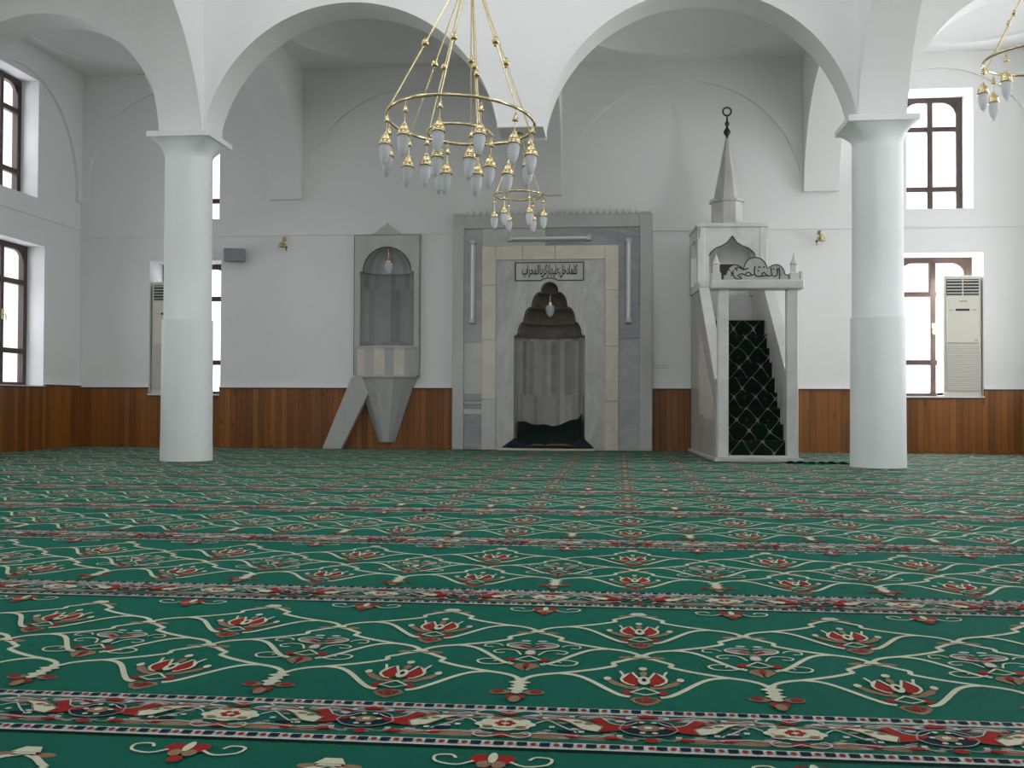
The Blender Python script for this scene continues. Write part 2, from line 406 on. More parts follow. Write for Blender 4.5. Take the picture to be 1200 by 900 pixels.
struct(wall_grid('wall_back',XLW-.5,XRW+.5,0,ZN,YB,YB-.4,bh,lambda u,d,z:(u,d,z),M['plaster']),'white plastered back wall of the hall','wall')

# upper thickness line and wainscot
tm=MB(); tm.box(XLW,XRW,YW-.014,YW,2.705,2.722)
struct(tm.build('trim_1',M['plaster']),'thin ledge line running along the front wall','trim')
tm=MB(); tm.box(XLW,XLW+.014,YB,YW,2.80,2.817)
struct(tm.build('trim_2',M['plaster']),'thin ledge line running along the left wall','trim')
def wainscot(name, segs, place, label, ztop):
    mb=MB()
    for a,b,zt in segs:
        n=len(mb.v)
        mb.box(a,b,-.03,0,.0,zt); 
        mb.box(a,b,-.042,0,zt-.012,zt+.004,1)      # dark cap strip
        mb.box(a,b,-.036,0,zt+.004,zt+.016,2)      # painted lip of the plaster above
        mb.box(a,b,-.042,0,.0,.05,0)
        for i in range(n,len(mb.v)): mb.v[i]=place(*mb.v[i])
    o=mb.build(name,[M['planks'],M['dark_wood'],M['plaster']])
    fix_normals(o)
    return struct(o,label,'wainscot')
ZW=.772
wainscot('baseboard_front',[(XLW,-6.0,ZW),(-6.0,-5.05,.672),(-5.05,-2.06,ZW),(.41,3.37,ZW),(3.37,4.30,.672),(4.30,XRW,ZW)],lambda x,y,z:(x,YW+y,z),'varnished pine plank wainscot along the front wall',ZW)
wl=[];prev=YB
for a,b in sorted(side_low): wl+=[(prev,a,ZW+.02),(a,b,.765)]; prev=b
wl.append((prev,YW,ZW+.02))
wainscot('baseboard_left',wl,lambda x,y,z:(XLW-y,x,z),'varnished pine plank wainscot along the left wall',ZW)
wainscot('baseboard_right',wl,lambda x,y,z:(XRW+y,x,z),'varnished pine plank wainscot along the right wall',ZW)

# floor
mb=MB(); mb.box(XLW-.5,XRW+.5,YB-.4,YW+.55,-.2,0)
struct(mb.build('floor',M['plaster']),'floor slab under the carpet','floor')

# ------------------------------------------------------------------ arcades
def arc_pts(a,b,zs,za,n=36):
    w=(b-a)/2; h=za-zs; c=(a+b)/2
    if h>w:      # stilted round arch
        return [(a,zs)]+[(c-w*math.cos(PI*i/n),za-w+w*math.sin(PI*i/n)) for i in range(n+1)]+[(b,zs)]
    R=(w*w+h*h)/(2*h); zc=za-R
    t0=math.asin(min(1,w/R))
    return [(c+R*math.sin(-t0+2*t0*i/n),zc+R*math.cos(-t0+2*t0*i/n)) for i in range(n+1)]
def arcade(name, s0, s1, piers, ztop, d0, d1, place, zs=ZS, za=ZA, smooth_above=True, fit=None):
    """wall carried on arches: piers = list of (a,b) feet at the springing"""
    bot=[]
    for i,(a,b) in enumerate(piers):
        bot+=[(a,zs),(b,zs)]
        if i<len(piers)-1:
            a2=piers[i+1][0]
            bot+=arc_pts(b,a2,zs,za if fit is None else fit[i])[1:-1]
    mb=MB()
    n=len(bot)
    for d,fl in ((d0,0),(d1,1)):
        vs=[];F=[]
        for s,z in bot: vs+=[place(s,d,z),place(s,d,ztop)]
        for i in range(n-1):
            f=(2*i,2*i+2,2*i+3,2*i+1); F.append(f if not fl else f[::-1])
        mb.add(vs,F)
    # soffits, one smooth strip per arch; feet flat
    i=0
    runs=[];cur=[bot[0]]
    for k in range(1,n):
        flat=abs(bot[k][1]-bot[k-1][1])<1e-9 and abs(bot[k][1]-zs)<1e-9
        if flat:
            if len(cur)>1: runs.append((cur,True))
            runs.append(([bot[k-1],bot[k]],False)); cur=[bot[k]]
        else: cur.append(bot[k])
    if len(cur)>1: runs.append((cur,True))
    for run,sm in runs:
        vs=[];F=[]
        for s,z in run: vs+=[place(s,d0,z),place(s,d1,z)]
        for k in range(len(run)-1): F.append((2*k,2*k+1,2*k+3,2*k+2))
        mb.add(vs,F,0,sm)
    for s,z in (bot[0],bot[-1]):
        mb.add([place(s,d0,z),place(s,d0,ztop),place(s,d1,ztop),place(s,d1,z)],[(0,1,2,3)])
    mb.add([place(bot[0][0],d0,ztop),place(bot[-1][0],d0,ztop),place(bot[-1][0],d1,ztop),place(bot[0][0],d1,ztop)],[(0,1,2,3)])
    o=mb.build(name,M['plaster'])
    return struct(o)
h=T/2
PX=lambda s,d,z:(s,d,z)
PY=lambda s,d,z:(d,s,z)
o=arcade('wall_arcade',XLW-.2,XRW+.2,[(XLW-.2,XLW+.01),(XL-h,XL+h),(XM-h,XM+h),(XR-h,XR+h),(XRW-.01,XRW+.2)],ZN,YC-h,YC+h,PX)
struct(o,'white wall of four round arches crossing the hall','arcade')
for nm,x,lab in (('wall_arcade_left',XL,'white arcade running towards the viewer from the left column'),('wall_arcade_right',XR,'white arcade running towards the viewer from the right column')):
    y0=YC-h
    o=arcade(nm,y0-7.0,y0,[(2.2,2.63),(6.02,6.45),(y0-.02,y0)],ZN,x-h,x+h,PY,za=4.53)
    struct(o,lab,'arcade')
    mb=MB(); mb.box(x-h,x+h,YB,2.2,4.3,ZN); struct(mb.build('wall_beam',M['plaster']),'plain wall over the rear of the '+('left' if x<0 else 'right')+' arcade','wall')
for x,lab in ((XL,'transverse arch from the left column to the front wall'),(XM,'transverse arch from the hanging pendant to the front wall'),(XR,'transverse arch from the right column to the front wall')):
    xo=x+(.03 if x==XL else .02 if x==XM else .045)
    o=arcade('wall_arch',YC+h,YW,[(YC+h-.02,YC+h),(YW-.07,YW)],ZC,xo-.205,xo+.205,PY,zs=3.155,za=4.40)
    struct(o,lab,'arch')
# blind wall arches on the front wall, thin plaster relief
o=arcade('trim_3',XLW,XRW,[(XLW,XLW+.12),(XL+.03-.205,XL+.03+.205),(XM+.02-.205,XM+.02+.205),(XR+.045-.205,XR+.045+.205),(XRW-.12,XRW)],ZC,YW-.035,YW+.01,PX,zs=3.156,za=4.54,fit=[4.61,4.54,4.54,4.61])
struct(o,'shallow blind arches in relief on the front wall','trim')
o=arcade('trim_4',YC,YW,[(YC+h,YC+h+.1),(YW-.13,YW-.035)],ZC,XLW-.01,XLW+.035,PY,zs=3.156,za=4.52)
struct(o,'shallow blind arch in relief on the left wall','trim')

# ------------------------------------------------------------------ ceilings with small domes
def ceil_bay(name,x0,x1,y0,y1,z,r,rise,label,drum=0,gaps=0):
    cx,cy=(x0+x1)/2,(y0+y1)/2
    hx,hy=(x1-x0)/2,(y1-y0)/2
    angs=sorted({2*PI*i/64 for i in range(64)}|{math.atan2(sy*hy,sx*hx)%(2*PI) for sx in (1,-1) for sy in (1,-1)})
    mb=MB();vs=[];F=[]
    for a in angs:
        c,s=math.cos(a),math.sin(a)
        k=min(hx/abs(c) if abs(c)>1e-9 else 9e9,hy/abs(s) if abs(s)>1e-9 else 9e9)
        vs+=[(cx+c*k,cy+s*k,z),(cx+c*r,cy+s*r,z)]
    n=len(angs)
    for i in range(n):
        j=(i+1)%n; F.append((2*i,2*i+1,2*j+1,2*j))
    mb.add(vs,F)
    if not drum: mb.lathe([(r,0),(r,.03)],(cx,cy,z),64,smooth=True)
    else:
        # unseen drum under the dome, its gaps added to let light in
        mb.lathe([(r,0),(r,.25)],(cx,cy,z),64,smooth=True); mb.lathe([(r,drum-.15),(r,drum)],(cx,cy,z),64,smooth=True)
        st=2*PI/gaps
        for i in range(gaps):
            c0=st*i+st/2
            mb.lathe([(r,.25),(r,drum-.15)],(cx,cy,z),6,c0-st/2+.15,c0+st/2-.15)
            for a in (c0-st/2+.15,c0+st/2-.15):
                c_,s_=math.cos(a),math.sin(a)
                mb.add([(cx+r*c_,cy+r*s_,z+.25),(cx+(r+.3)*c_,cy+(r+.3)*s_,z+.25),(cx+(r+.3)*c_,cy+(r+.3)*s_,z+drum-.15),(cx+r*c_,cy+r*s_,z+drum-.15)],[(0,1,2,3)])
        z+=drum
    R=(r*r+rise*rise)/(2*rise); t0=math.asin(min(1,r/R))
    mb.lathe([(R*math.sin(t0*(1-i/10)),.03+R*math.cos(t0*(1-i/10))-(R-rise)) for i in range(11)],(cx,cy,z),64)
    return struct(mb.build(name,M['plaster']),label,'ceiling')
xs=[XLW-.1,XL,XM,XR,XRW+.1]
labs=['left corner','left of centre','right of centre','right corner']
for i in range(4):
    ceil_bay('ceiling',xs[i],xs[i+1],YC,YW+.1,ZC,1.12 if i in (0,3) else 1.25,.55,'small domed ceiling bay before the front wall, '+labs[i])
for k,(a,b) in enumerate(((6.735,YC),(3.17,6.735),(YB,3.17))):
    ceil_bay('ceiling',XLW-.1,XL,a,b,ZC,1.1,.5,'domed ceiling bay of the left aisle, number %s from the front'%('one','two','three')[k])
    ceil_bay('ceiling',XR,XRW+.1,a,b,ZC,1.1,.5,'domed ceiling bay of the right aisle, number %s from the front'%('one','two','three')[k])
ceil_bay('ceiling',XL-.2,XR+.2,3.1,10.34,ZN,3.1,1.5,'great dome with a windowed drum over the middle of the hall',1.25,8)
ceil_bay('ceiling',XL-.2,XR+.2,YB,3.1,ZN,2.9,1.3,'plain dome over the rear of the hall')

# ------------------------------------------------------------------ columns
def column(x,label):
    mb=MB()
    mb.lathe([(.251,.0165),(.247,.3),(.243,1.385),(.241,1.395),(.229,1.40),(.228,2.0),(.226,2.99)],(x+.012*(1 if x>0 else -1),YC,0),48)
    # flare from round shaft to square slab
    n=64;rows=[]
    a=.292
    for k in range(9):
        t=k/8; z=2.985+.165*t
        e=t**1.7
        row=[]
        for i in range(n):
            an=2*PI*i/n+PI/n; c,s=math.cos(an),math.sin(an)
            sq=a/max(abs(c),abs(s)); rr=.226*(1-e)+sq*e
            row.append((x+.012*(1 if x>0 else -1)*(1-e)+c*rr,YC+s*rr,z))
        rows.append(row)
    vs=[p for r in rows for p in r];F=[]
    for k in range(8):
        for i in range(n): F.append((k*n+i,k*n+(i+1)%n,(k+1)*n+(i+1)%n,(k+1)*n+i))
    mb.add(vs,F,0,True)
    mb.bbox(x-.3125,x+.3125,YC-.3125,YC+.3125,3.148,ZS,.004)
    return struct(mb.build('column',M['column']),label,'column')
column(XL,'round white column with square capital on the left of the hall')
column(XR,'round white column with square capital on the right, before the minbar and window')
# pendant between the two middle arches: hanging foot
mb=MB(); mb.bbox(XM-h-.004,XM+h+.004,YC-h-.004,YC+h+.004,ZS-.022,ZS+.004,.003)
struct(mb.build('trim_5',M['plaster']),'hanging foot between the two middle arches','trim')

# ------------------------------------------------------------------ windows
def window(idx, wid, z0, z1, loc, rz, low, label, handle=False):
    """built in local coords: x across, y into the wall (pane side), z up"""
    w=wid/2
    root=bpy.data.objects.new('window_%d'%idx,None); COL.objects.link(root); root.location=loc; root.rotation_euler=(0,0,rz)
    struct(root,label,'window')
    H_=z1-z0
    fr=.075; t=.07
    f1,f2=(.27,.785) if not low else (.265,.755)
    mb=MB()
    mb.box(-w,-w+fr,0,t,z0,z1); mb.box(w-fr,w,0,t,z0,z1); mb.box(-w+fr,w-fr,0,t,z1-fr*.85,z1); mb.box(-w+fr,w-fr,0,t,z0,z0+.04)
    mb.build('window_frame',M['dark_wood'],root)
    mm=MB(); mm.box(-.032,.032,-.005,t-.005,z0+.04,z1-fr*.85); mm.build('mullion',M['dark_wood'],root)
    za=z1-H_*f1; zb=z1-H_*f2
    for z in (za,zb):
        for s in (-1,1):
            b=MB(); x0,x1=sorted((s*.032,s*(w-fr))); b.box(x0,x1,.005,t-.01,z-.03,z+.03); b.build('transom',M['dark_wood'],root)
    # rounded shoulders in the top corners
    for s in (-1,1):
        r=min(.16,(w-fr)*.55); cx=s*(w-fr); cz=z1-fr*.85
        pts=[(cx,cz)]+[(cx-s*r+s*r*math.cos(PI/2*i/8),cz-r+r*math.sin(PI/2*i/8)) for i in range(9)]
        b=MB(); b.prism(pts,.01,t-.02,'y'); fix_normals(b.build('corner_fillet',M['dark_wood'],root))
    for s in (-1,1):
        for a,b_ in ((za+.03,z1-fr*.85),(zb+.03,za-.03),(z0+.04,zb-.03)):
            p=MB(); x0,x1=sorted((s*.032,s*(w-fr))); p.box(x0,x1,.03,.036,a,b_); p.build('pane',M['pane'],root)
    if low:
        zm=(za+zb)/2
        hb=MB(); hb.box(-.018,.018,-.018,-.005,zm-.06,zm+.06); hb.tube([(0,-.02,zm),(0,-.05,zm),(.0,-.055,zm-.075)],.009,8); hb.build('window_handle',M['brass'],root)
    return root
k=1
for (a,b),side in zip(win_front_low,('left','right')):
    window(k,b-a,LOW_Z[0],LOW_Z[1],((a+b)/2,YW+.40,0),0,True,'lower window in the front wall beside the %s column'%side); k+=1
for (a,b),side in zip(win_front_up,('left','right')):
    window(k,b-a,UP_Z[0],UP_Z[1],((a+b)/2,YW+.40,0),0,False,'upper window in the front wall beside the %s column'%side); k+=1
a,b=side_low[0]; window(k,b-a,SLZ[0],SLZ[1],(XLW-.22,(a+b)/2,0),PI/2,True,'lower window at the front end of the left wall'); k+=1
a,b=side_up[0]; window(k,b-a,SUZ[0],SUZ[1],(XLW-.22,(a+b)/2,0),PI/2,False,'upper window at the front end of the left wall'); k+=1
# sills
for (a,b) in win_front_low:
    mb=MB(); mb.box(a,b,YW-.03,YW+.5,LOW_Z[0]-.02,LOW_Z[0]+.004); struct(mb.build('trim_6',M['marble_white']),'pale stone sill of the lower front window at '+('left' if a<0 else 'right'),'window sill')

# ------------------------------------------------------------------ carpet with its woven trellis
CR=.012
def carpet():
    U=.512; hp=U/2; P=1.2506; Y1=1.776; BW=.256
    shapes=[]   # (list of (u,v), material, layer)
    def poly(pts,m,l=1): shapes.append((pts,m,l))
    def ell(cu,cv,ru,rv,m,l=1,n=12): poly([(cu+ru*math.cos(2*PI*i/n),cv+rv*math.sin(2*PI*i/n)) for i in range(n)],m,l)
    def stroke(pts,w,m,l=1,aspect=1.0,closed=False):
        n=len(pts); L=[]
        for i in range(n):
            if closed: a=pts[i-1]; b=pts[(i+1)%n]
            else: a=pts[max(i-1,0)]; b=pts[min(i+1,n-1)]
            dx,dy=b[0]-a[0],b[1]-a[1]; q=math.hypot(dx,dy) or 1
            nx,ny=-dy/q*w/2,dx/q*w/2*aspect
            L.append(((pts[i][0]+nx,pts[i][1]+ny),(pts[i][0]-nx,pts[i][1]-ny)))
        for i in range(n if closed else n-1):
            a,b=L[i],L[(i+1)%n]; poly([a[0],b[0],b[1],a[1]],m,l)
    def smooth(pts,n=4):
        out=[]
        for i in range(len(pts)-1):
            p0=pts[max(i-1,0)];p1=pts[i];p2=pts[i+1];p3=pts[min(i+2,len(pts)-1)]
            for k in range(n):
                t=k/n
                out.append(tuple(.5*(2*p1[c]+(p2[c]-p0[c])*t+(2*p0[c]-5*p1[c]+4*p2[c]-p3[c])*t*t+(3*p1[c]-p0[c]-3*p2[c]+p3[c])*t**3) for c in (0,1)))
        out.append(pts[-1]); return out
    mir=lambda pts,cu,cv,s:[(cu+s*p[0],cv+p[1]) for p in pts]
    F0=BW  # field offset
    # ---- trellis
    top=[(0,-.002),(.028,-.02),(.052,-.046),(.066,-.058)]
    step=[(.066,-.058),(.060,-.086)]
    low=smooth([(.060,-.086),(.10,-.118),(.145,-.145),(.181,-.163),(.215,-.178),(.24,-.20),(.256,-.232)],4)
    br=smooth([(.181,-.163),(.15,-.172),(.125,-.195),(.10,-.235),(.075,-.28),(.05,-.318),(.03,-.330)],4)
    for cu,cv,kd in ((hp,.41,'lotus'),(0,.645,'bloom'),(hp,.88,'lotus')):
        for s in (1,-1):
            stroke(mir(top,cu,F0+cv,s),.0115,1,2,1.25); stroke(mir(step,cu,F0+cv,s),.012,1,2)
            stroke(mir(low,cu,F0+cv,s),.0115,1,2,1.25); stroke(mir(br,cu,F0+cv,s),.0115,1,2,1.25)
            ell(cu+s*.03,F0+cv-.004,.024,.012,3,1); ell(cu+s*.017,F0+cv-.004,.008,.008,2,2)
        poly([(cu-.022,F0+cv-.01),(cu+.022,F0+cv-.01),(cu+.008,F0+cv+.018),(cu-.008,F0+cv+.018)],1,3)
        b=F0+cv-.40
        if kd=='lotus':
            for s in (1,-1):
                pet=[(.013,.155),(.011,.20),(.024,.25),(.034,.235),(.047,.195),(.045,.175),(.032,.152)]
                poly(mir(pet,cu,b,s),2,3); stroke(mir(pet[1:]+[(.02,.146)],cu,b,s),.006,1,4)
                stroke(mir([(.047,.195),(.042,.225),(.05,.26)],cu,b,s),.006,1,4)
                leaf=[(.010,.125),(.04,.133),(.066,.16),(.082,.195),(.072,.205),(.055,.178),(.03,.155),(.012,.148)]
                poly(mir(leaf,cu,b,s),3,2); ell(cu+s*.076,b+.2,.008,.014,1,3)
                ell(cu+s*.035,b+.095,.011,.014,2,3); stroke(mir([(0,.128),(.028,.094),(.0,.076)],cu,b,s),.006,1,4)
                poly(mir([(.0,.07),(.022,.066),(.032,.05),(.02,.026),(.0,.008)],cu,b,s),3,2); poly(mir([(.006,.058),(.018,.056),(.022,.048),(.012,.034)],cu,b,s),0,3)
                stroke(mir([(.004,.058),(.02,.048),(.006,.028)],cu,b,s),.004,2,3)
            ell(cu,b+.185,.013,.034,1,4); ell(cu,b+.188,.005,.014,4,5); ell(cu,b+.245,.008,.02,3,3); ell(cu,b+.283,.009,.014,1,4)
            ell(cu,b+.045,.006,.02,2,4)
        else:
            for s in (1,-1):
                poly(mir([(.004,.24),(.03,.262),(.052,.262),(.06,.243),(.05,.222),(.02,.212)],cu,b,s),6,2)
                stroke(mir(smooth([(.005,.262),(.035,.272),(.058,.258),(.058,.235),(.035,.216),(.01,.21)],3),cu,b,s),.0055,1,3)
                poly(mir([(.004,.225),(.022,.245),(.034,.24),(.016,.22)],cu,b,s),2,3)
                stroke(mir(smooth([(.02,.15),(.035,.19),(.062,.2),(.085,.185),(.078,.165),(.06,.17)],3),cu,b,s),.005,1,3)
                stroke(mir(smooth([(.036,.08),(.065,.06),(.1,.062),(.112,.09),(.09,.108),(.068,.1),(.075,.085)],3),cu,b,s),.0055,1,3)
                stroke(mir(smooth([(.07,.235),(.085,.255),(.11,.25),(.112,.225),(.092,.222)],3),cu,b,s),.0045,1,3)
                ell(cu+s*.036,b+.105,.013,.016,2,3); stroke(mir([(0,.138),(.028,.1),(0,.085)],cu,b,s),.006,1,4)
                poly(mir([(.002,.08),(.022,.074),(.03,.05),(.003,.01)],cu,b,s),3,2)
                ell(cu+s*.02,b+.29,.012,.008,7,3)
            poly([(cu-.014,b+.15),(cu+.014,b+.15),(cu+.008,b+.215),(cu-.008,b+.215)],3,3); ell(cu,b+.17,.012,.02,7,4); ell(cu,b+.055,.007,.02,2,4)
    # white bar over the top lotus
    poly([(hp-.026,F0+.878),(hp+.026,F0+.878),(hp+.014,F0+.905),(hp-.014,F0+.905)],1,4)
    # tassel where two lines meet at the foot of the field
    for i,(v,w) in enumerate(((.178,.014),(.155,.024),(.13,.018),(.105,.022),(.083,.012))):
        poly([(-w,F0+v),(-w*.4,F0+v-.012),(w*.4,F0+v-.012),(w,F0+v),(w*.4,F0+v+.012),(-w*.4,F0+v+.012)],1,3)
    poly([(-.012,F0+.08),(.012,F0+.08),(.008,F0+.19),(-.008,F0+.19)],7,2)
    for s in (1,-1):
        ell(s*.034,F0+.085,.022,.016,3,2); ell(s*.038,F0+.087,.013,.011,2,3); ell(s*.010,F0+.048,.010,.016,2,3)
    ell(0,F0+.03,.012,.022,3,4)
    # half rosette under the seam
    b=F0+.90
    for s in (1,-1):
        ell(s*.02,b+.03,.018,.022,2,3); ell(s*.012,b+.005,.012,.016,3,3)
        stroke(smooth([(s*.03,b+.02),(s*.055,b+.0),(s*.09,b+.012),(s*.095,b+.04),(s*.07,b+.046),(s*.06,b+.03)],3),.0055,1,3)
    ell(0,b+.035,.008,.025,1,4); ell(0,b-.025,.012,.016,2,3)
    # ---- border
    poly([(-hp,.002),(hp,.002),(hp,.254),(-hp,.254)],6,0) if False else None
    for v0,v1 in ((.006,.040),(.214,.248)):
        poly([(-hp,v0),(hp,v0),(hp,v1),(-hp,v1)],7,1)
        n=13; p=U/n
        for i in range(n):
            c=-hp+p*(i+.5); vm=(v0+v1)/2
            poly([(c-.009,vm-.009),(c+.009,vm-.009),(c+.009,vm+.009),(c-.009,vm+.009)],4,2)
            ell(c+p/2 if i<n-1 else -hp+.003,vm,.006,.008,2,2,6)
    m=.128
    # cream rosette, red leaves, navy rosette
    for i in range(8):
        a=2*PI*i/8; ell(.036*math.cos(a),m+.024*math.sin(a),.02,.015,1,2)
    ell(0,m,.042,.026,1,3)
    for i in range(6):
        a=2*PI*i/6; ell(.013*math.cos(a),m+.012*math.sin(a),.007,.007,2,4,6)
    for s in (1,-1):
        poly([(s*.09,m+.042),(s*.13,m+.036),(s*.175,m-.002),(s*.165,m-.03),(s*.14,m-.018),(s*.115,m+.02)],1,3)
        poly([(s*.15,m+.045),(s*.172,m+.052),(s*.185,m+.02),(s*.215,m+.006),(s*.236,m+.028),(s*.225,m+.0),(s*.2,m-.022),(s*.17,m-.03),(s*.176,m+.0)],2,3)
        for (cu,cv,ru,rv) in ((.085,.075,.052,.013),(.075,.182,.045,.012),(.17,.072,.042,.011),(.175,.19,.04,.010),(.03,.07,.02,.010),(.235,.195,.018,.008)):
            ell(s*cu,cv,ru*1.15,rv*1.35,6 if cv>.1 else 3,1); ell(s*(cu+ru*.75),cv,ru*.28,rv*.8,2,2); stroke([(s*(cu-ru),cv),(s*cu,cv+rv*.7),(s*(cu+ru),cv)],.0035,7,2)
        poly([(s*.2,m-.005),(s*.222,m-.035),(s*.25,m-.042),(s*.25,m-.022),(s*.228,m-.012)],4,3)
        poly([(s*.2,m+.012),(s*.222,m+.036),(s*.25,m+.042),(s*.25,m+.022),(s*.228,m+.012)],4,3)
        stroke(smooth([(s*.204,m-.01),(s*.215,m+.026),(s*.242,m+.044),(s*.256,m+.046)],3),.0035,6,4); stroke(smooth([(s*.204,m-.01),(s*.222,m-.036),(s*.256,m-.046)],3),.0035,6,4)
        stroke(smooth([(s*.055,m+.01),(s*.075,m+.03),(s*.1,m+.0),(s*.13,m-.035)],3),.004,7,2)
        ell(s*.252,m,.016,.018,3,3); ell(s*.254,m,.006,.008,1,4,6)
        ell(s*.11,m-.03,.016,.009,4,2,8); ell(s*.062,m+.052,.010,.007,3,2,8)
    for s in (1,-1):
        stroke(mir(smooth([(.0,.066),(.03,.05),(.05,.062),(.045,.08),(.032,.076)],3),0,0,s),.0035,7,3)
        stroke(mir(smooth([(.0,.190),(.035,.207),(.06,.195),(.055,.178),(.04,.182)],3),0,0,s),.0035,7,3)
        stroke([(s*.09,m+.044),(s*.13,m+.040),(s*.176,m+.0),(s*.168,m-.033),(s*.14,m-.022),(s*.113,m+.02)],.0035,3,4)
        stroke(smooth([(s*.15,m+.047),(s*.172,m+.055),(s*.188,m+.022),(s*.215,m+.009),(s*.238,m+.031)],2),.003,7,4)
        stroke(smooth([(s*.13,m-.05),(s*.16,m-.062),(s*.19,m-.05),(s*.215,m-.065),(s*.25,m-.055)],3),.003,6,2)
        stroke(smooth([(s*.06,m+.06),(s*.09,m+.072),(s*.12,m+.062),(s*.15,m+.076),(s*.2,m+.066)],3),.003,6,2)
        for cu,cv in ((.102,m+.012),(.13,m+.02),(.15,m+.012)): ell(s*cu,cv,.010,.006,3,4,6)
        for cu,cv in ((.222,m+.055),(.205,m-.05),(.138,m-.034),(.085,m-.012),(.07,m+.04),(.118,m+.055)): poly([(s*cu-.005,cv-.005),(s*cu+.005,cv-.005),(s*cu+.005,cv+.005),(s*cu-.005,cv+.005)],7,3)
        ell(s*.018,m+.03,.012,.007,3,4,8); ell(s*.03,m-.02,.010,.006,3,4,8); ell(s*.245,m+.066,.009,.007,2,3,8); ell(s*.19,m-.062,.014,.007,2,3,8)
        ell(s*.232,m,.006,.006,7,5,6); ell(s*.245,m+.03,.006,.006,7,5,6); ell(s*.245,m-.03,.006,.006,7,5,6)
    for i in range(26):
        u=-hp+U*(i+.5)/26; v=(.066,.118,.150,.192,.092,.172)[i%6]
        if abs(u)<.05 and abs(v-m)<.03: continue
        ell(u,v,.011,.006,(6,3,6,7)[i%4],1,8); ell(u+.008,v+.012,.007,.004,(3,6,2)[i%3],1,6)
    ell(0,m+.066,.016,.014,2,2); ell(0,m-.062,.018,.012,2,2); ell(hp-.004,m+.07,.012,.012,2,2); ell(-hp+.004,m-.066,.012,.012,2,2)
    poly([(-hp,-.010),(hp,-.010),(hp,.0035),(-hp,.0035)],5,1)  # dark strip along the row seam, gap shadow put into its colour
    # ---- lay the tiles
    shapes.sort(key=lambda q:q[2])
    V=[];Fc=[];Mi=[]
    XA=-.2024
    k0=math.floor((XLW-XA)/U); k1=math.ceil((XRW-XA)/U)
    x_lo,x_hi,y_hi=XLW+.032,XRW-.032,YW-.045
    V+=[(x_lo,YB+.05,CR),(x_hi,YB+.05,CR),(x_hi,y_hi,CR),(x_lo,y_hi,CR),(x_lo,YB+.05,0),(x_hi,YB+.05,0),(x_hi,y_hi,0),(x_lo,y_hi,0)]
    Fc+=[(0,1,2,3),(4,5,1,0),(5,6,2,1),(6,7,3,2),(7,4,0,3)]; Mi+=[0]*5
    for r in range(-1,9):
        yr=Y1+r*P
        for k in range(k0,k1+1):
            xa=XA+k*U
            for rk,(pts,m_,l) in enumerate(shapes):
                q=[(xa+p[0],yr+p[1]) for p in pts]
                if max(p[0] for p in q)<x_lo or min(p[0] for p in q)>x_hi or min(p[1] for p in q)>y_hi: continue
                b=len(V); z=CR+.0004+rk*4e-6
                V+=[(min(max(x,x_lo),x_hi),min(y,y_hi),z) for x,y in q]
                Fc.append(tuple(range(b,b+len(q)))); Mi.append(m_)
    # ruffled cut edge running from the minbar to the right column
    pts=[]
    for i in range(61):
        t=i/60; x=1.62+t*1.02; y=10.52-.05*t+.035*math.sin(t*19)+.02*math.sin(t*47+1)
        pts.append((x,y))
    for i in range(60):
        (xa,ya),(xb,yb)=pts[i],pts[i+1]
        za=.012+.014*abs(math.sin(i*.55)); zb=.012+.014*abs(math.sin((i+1)*.55))
        b=len(V); V+=[(xa,ya-.03,CR+.001),(xb,yb-.03,CR+.001),(xb,yb,CR+zb),(xa,ya,CR+za),(xb,yb+.05,CR+.001),(xa,ya+.05,CR+.001)]
        Fc+=[(b,b+1,b+2,b+3),(b+3,b+2,b+4,b+5)]; Mi+=[5,0]
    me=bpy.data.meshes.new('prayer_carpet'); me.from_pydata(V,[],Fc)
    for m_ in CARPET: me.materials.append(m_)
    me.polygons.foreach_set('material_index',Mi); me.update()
    # every face up
    import bmesh
    bm=bmesh.new(); bm.from_mesh(me)
    fl=[f for f in bm.faces if f.normal.z<-.2]
    bmesh.ops.reverse_faces(bm,faces=fl); bm.to_mesh(me); bm.free()
    o=bpy.data.objects.new('prayer_carpet',me); COL.objects.link(o)
    tag(o,'green wall-to-wall prayer carpet with cream trellis, red flowers and patterned row borders','carpet')
carpet()

# ------------------------------------------------------------------ mihrab
def arabic(text,width,height,mat,name,parent,x,y,z,t=.004):
    cu=bpy.data.curves.new(name,'FONT'); cu.body=text; cu.size=1; cu.extrude=.02; cu.resolution_u=3; cu.offset=.02
    tmp=bpy.data.objects.new(name,cu); COL.objects.link(tmp)
    dg=bpy.context.evaluated_depsgraph_get(); me=bpy.data.meshes.new_from_object(tmp.evaluated_get(dg))
    bpy.data.objects.remove(tmp); bpy.data.curves.remove(cu)
    xs=[v.co.x for v in me.vertices]; ys=[v.co.y for v in me.vertices]
    x0,x1,y0,y1=min(xs),max(xs),min(ys),max(ys)
    for v in me.vertices:
        c=v.co.copy(); v.co=(x-width/2+(c.x-x0)/(x1-x0)*width, y-t*.5-(c.z/.02)*t*.5, z-height/2+(c.y-y0)/(y1-y0)*height)
    me.materials.clear(); me.materials.append(mat); me.name=name
    o=bpy.data.objects.new(name,me); COL.objects.link(o); o.parent=parent
    return o

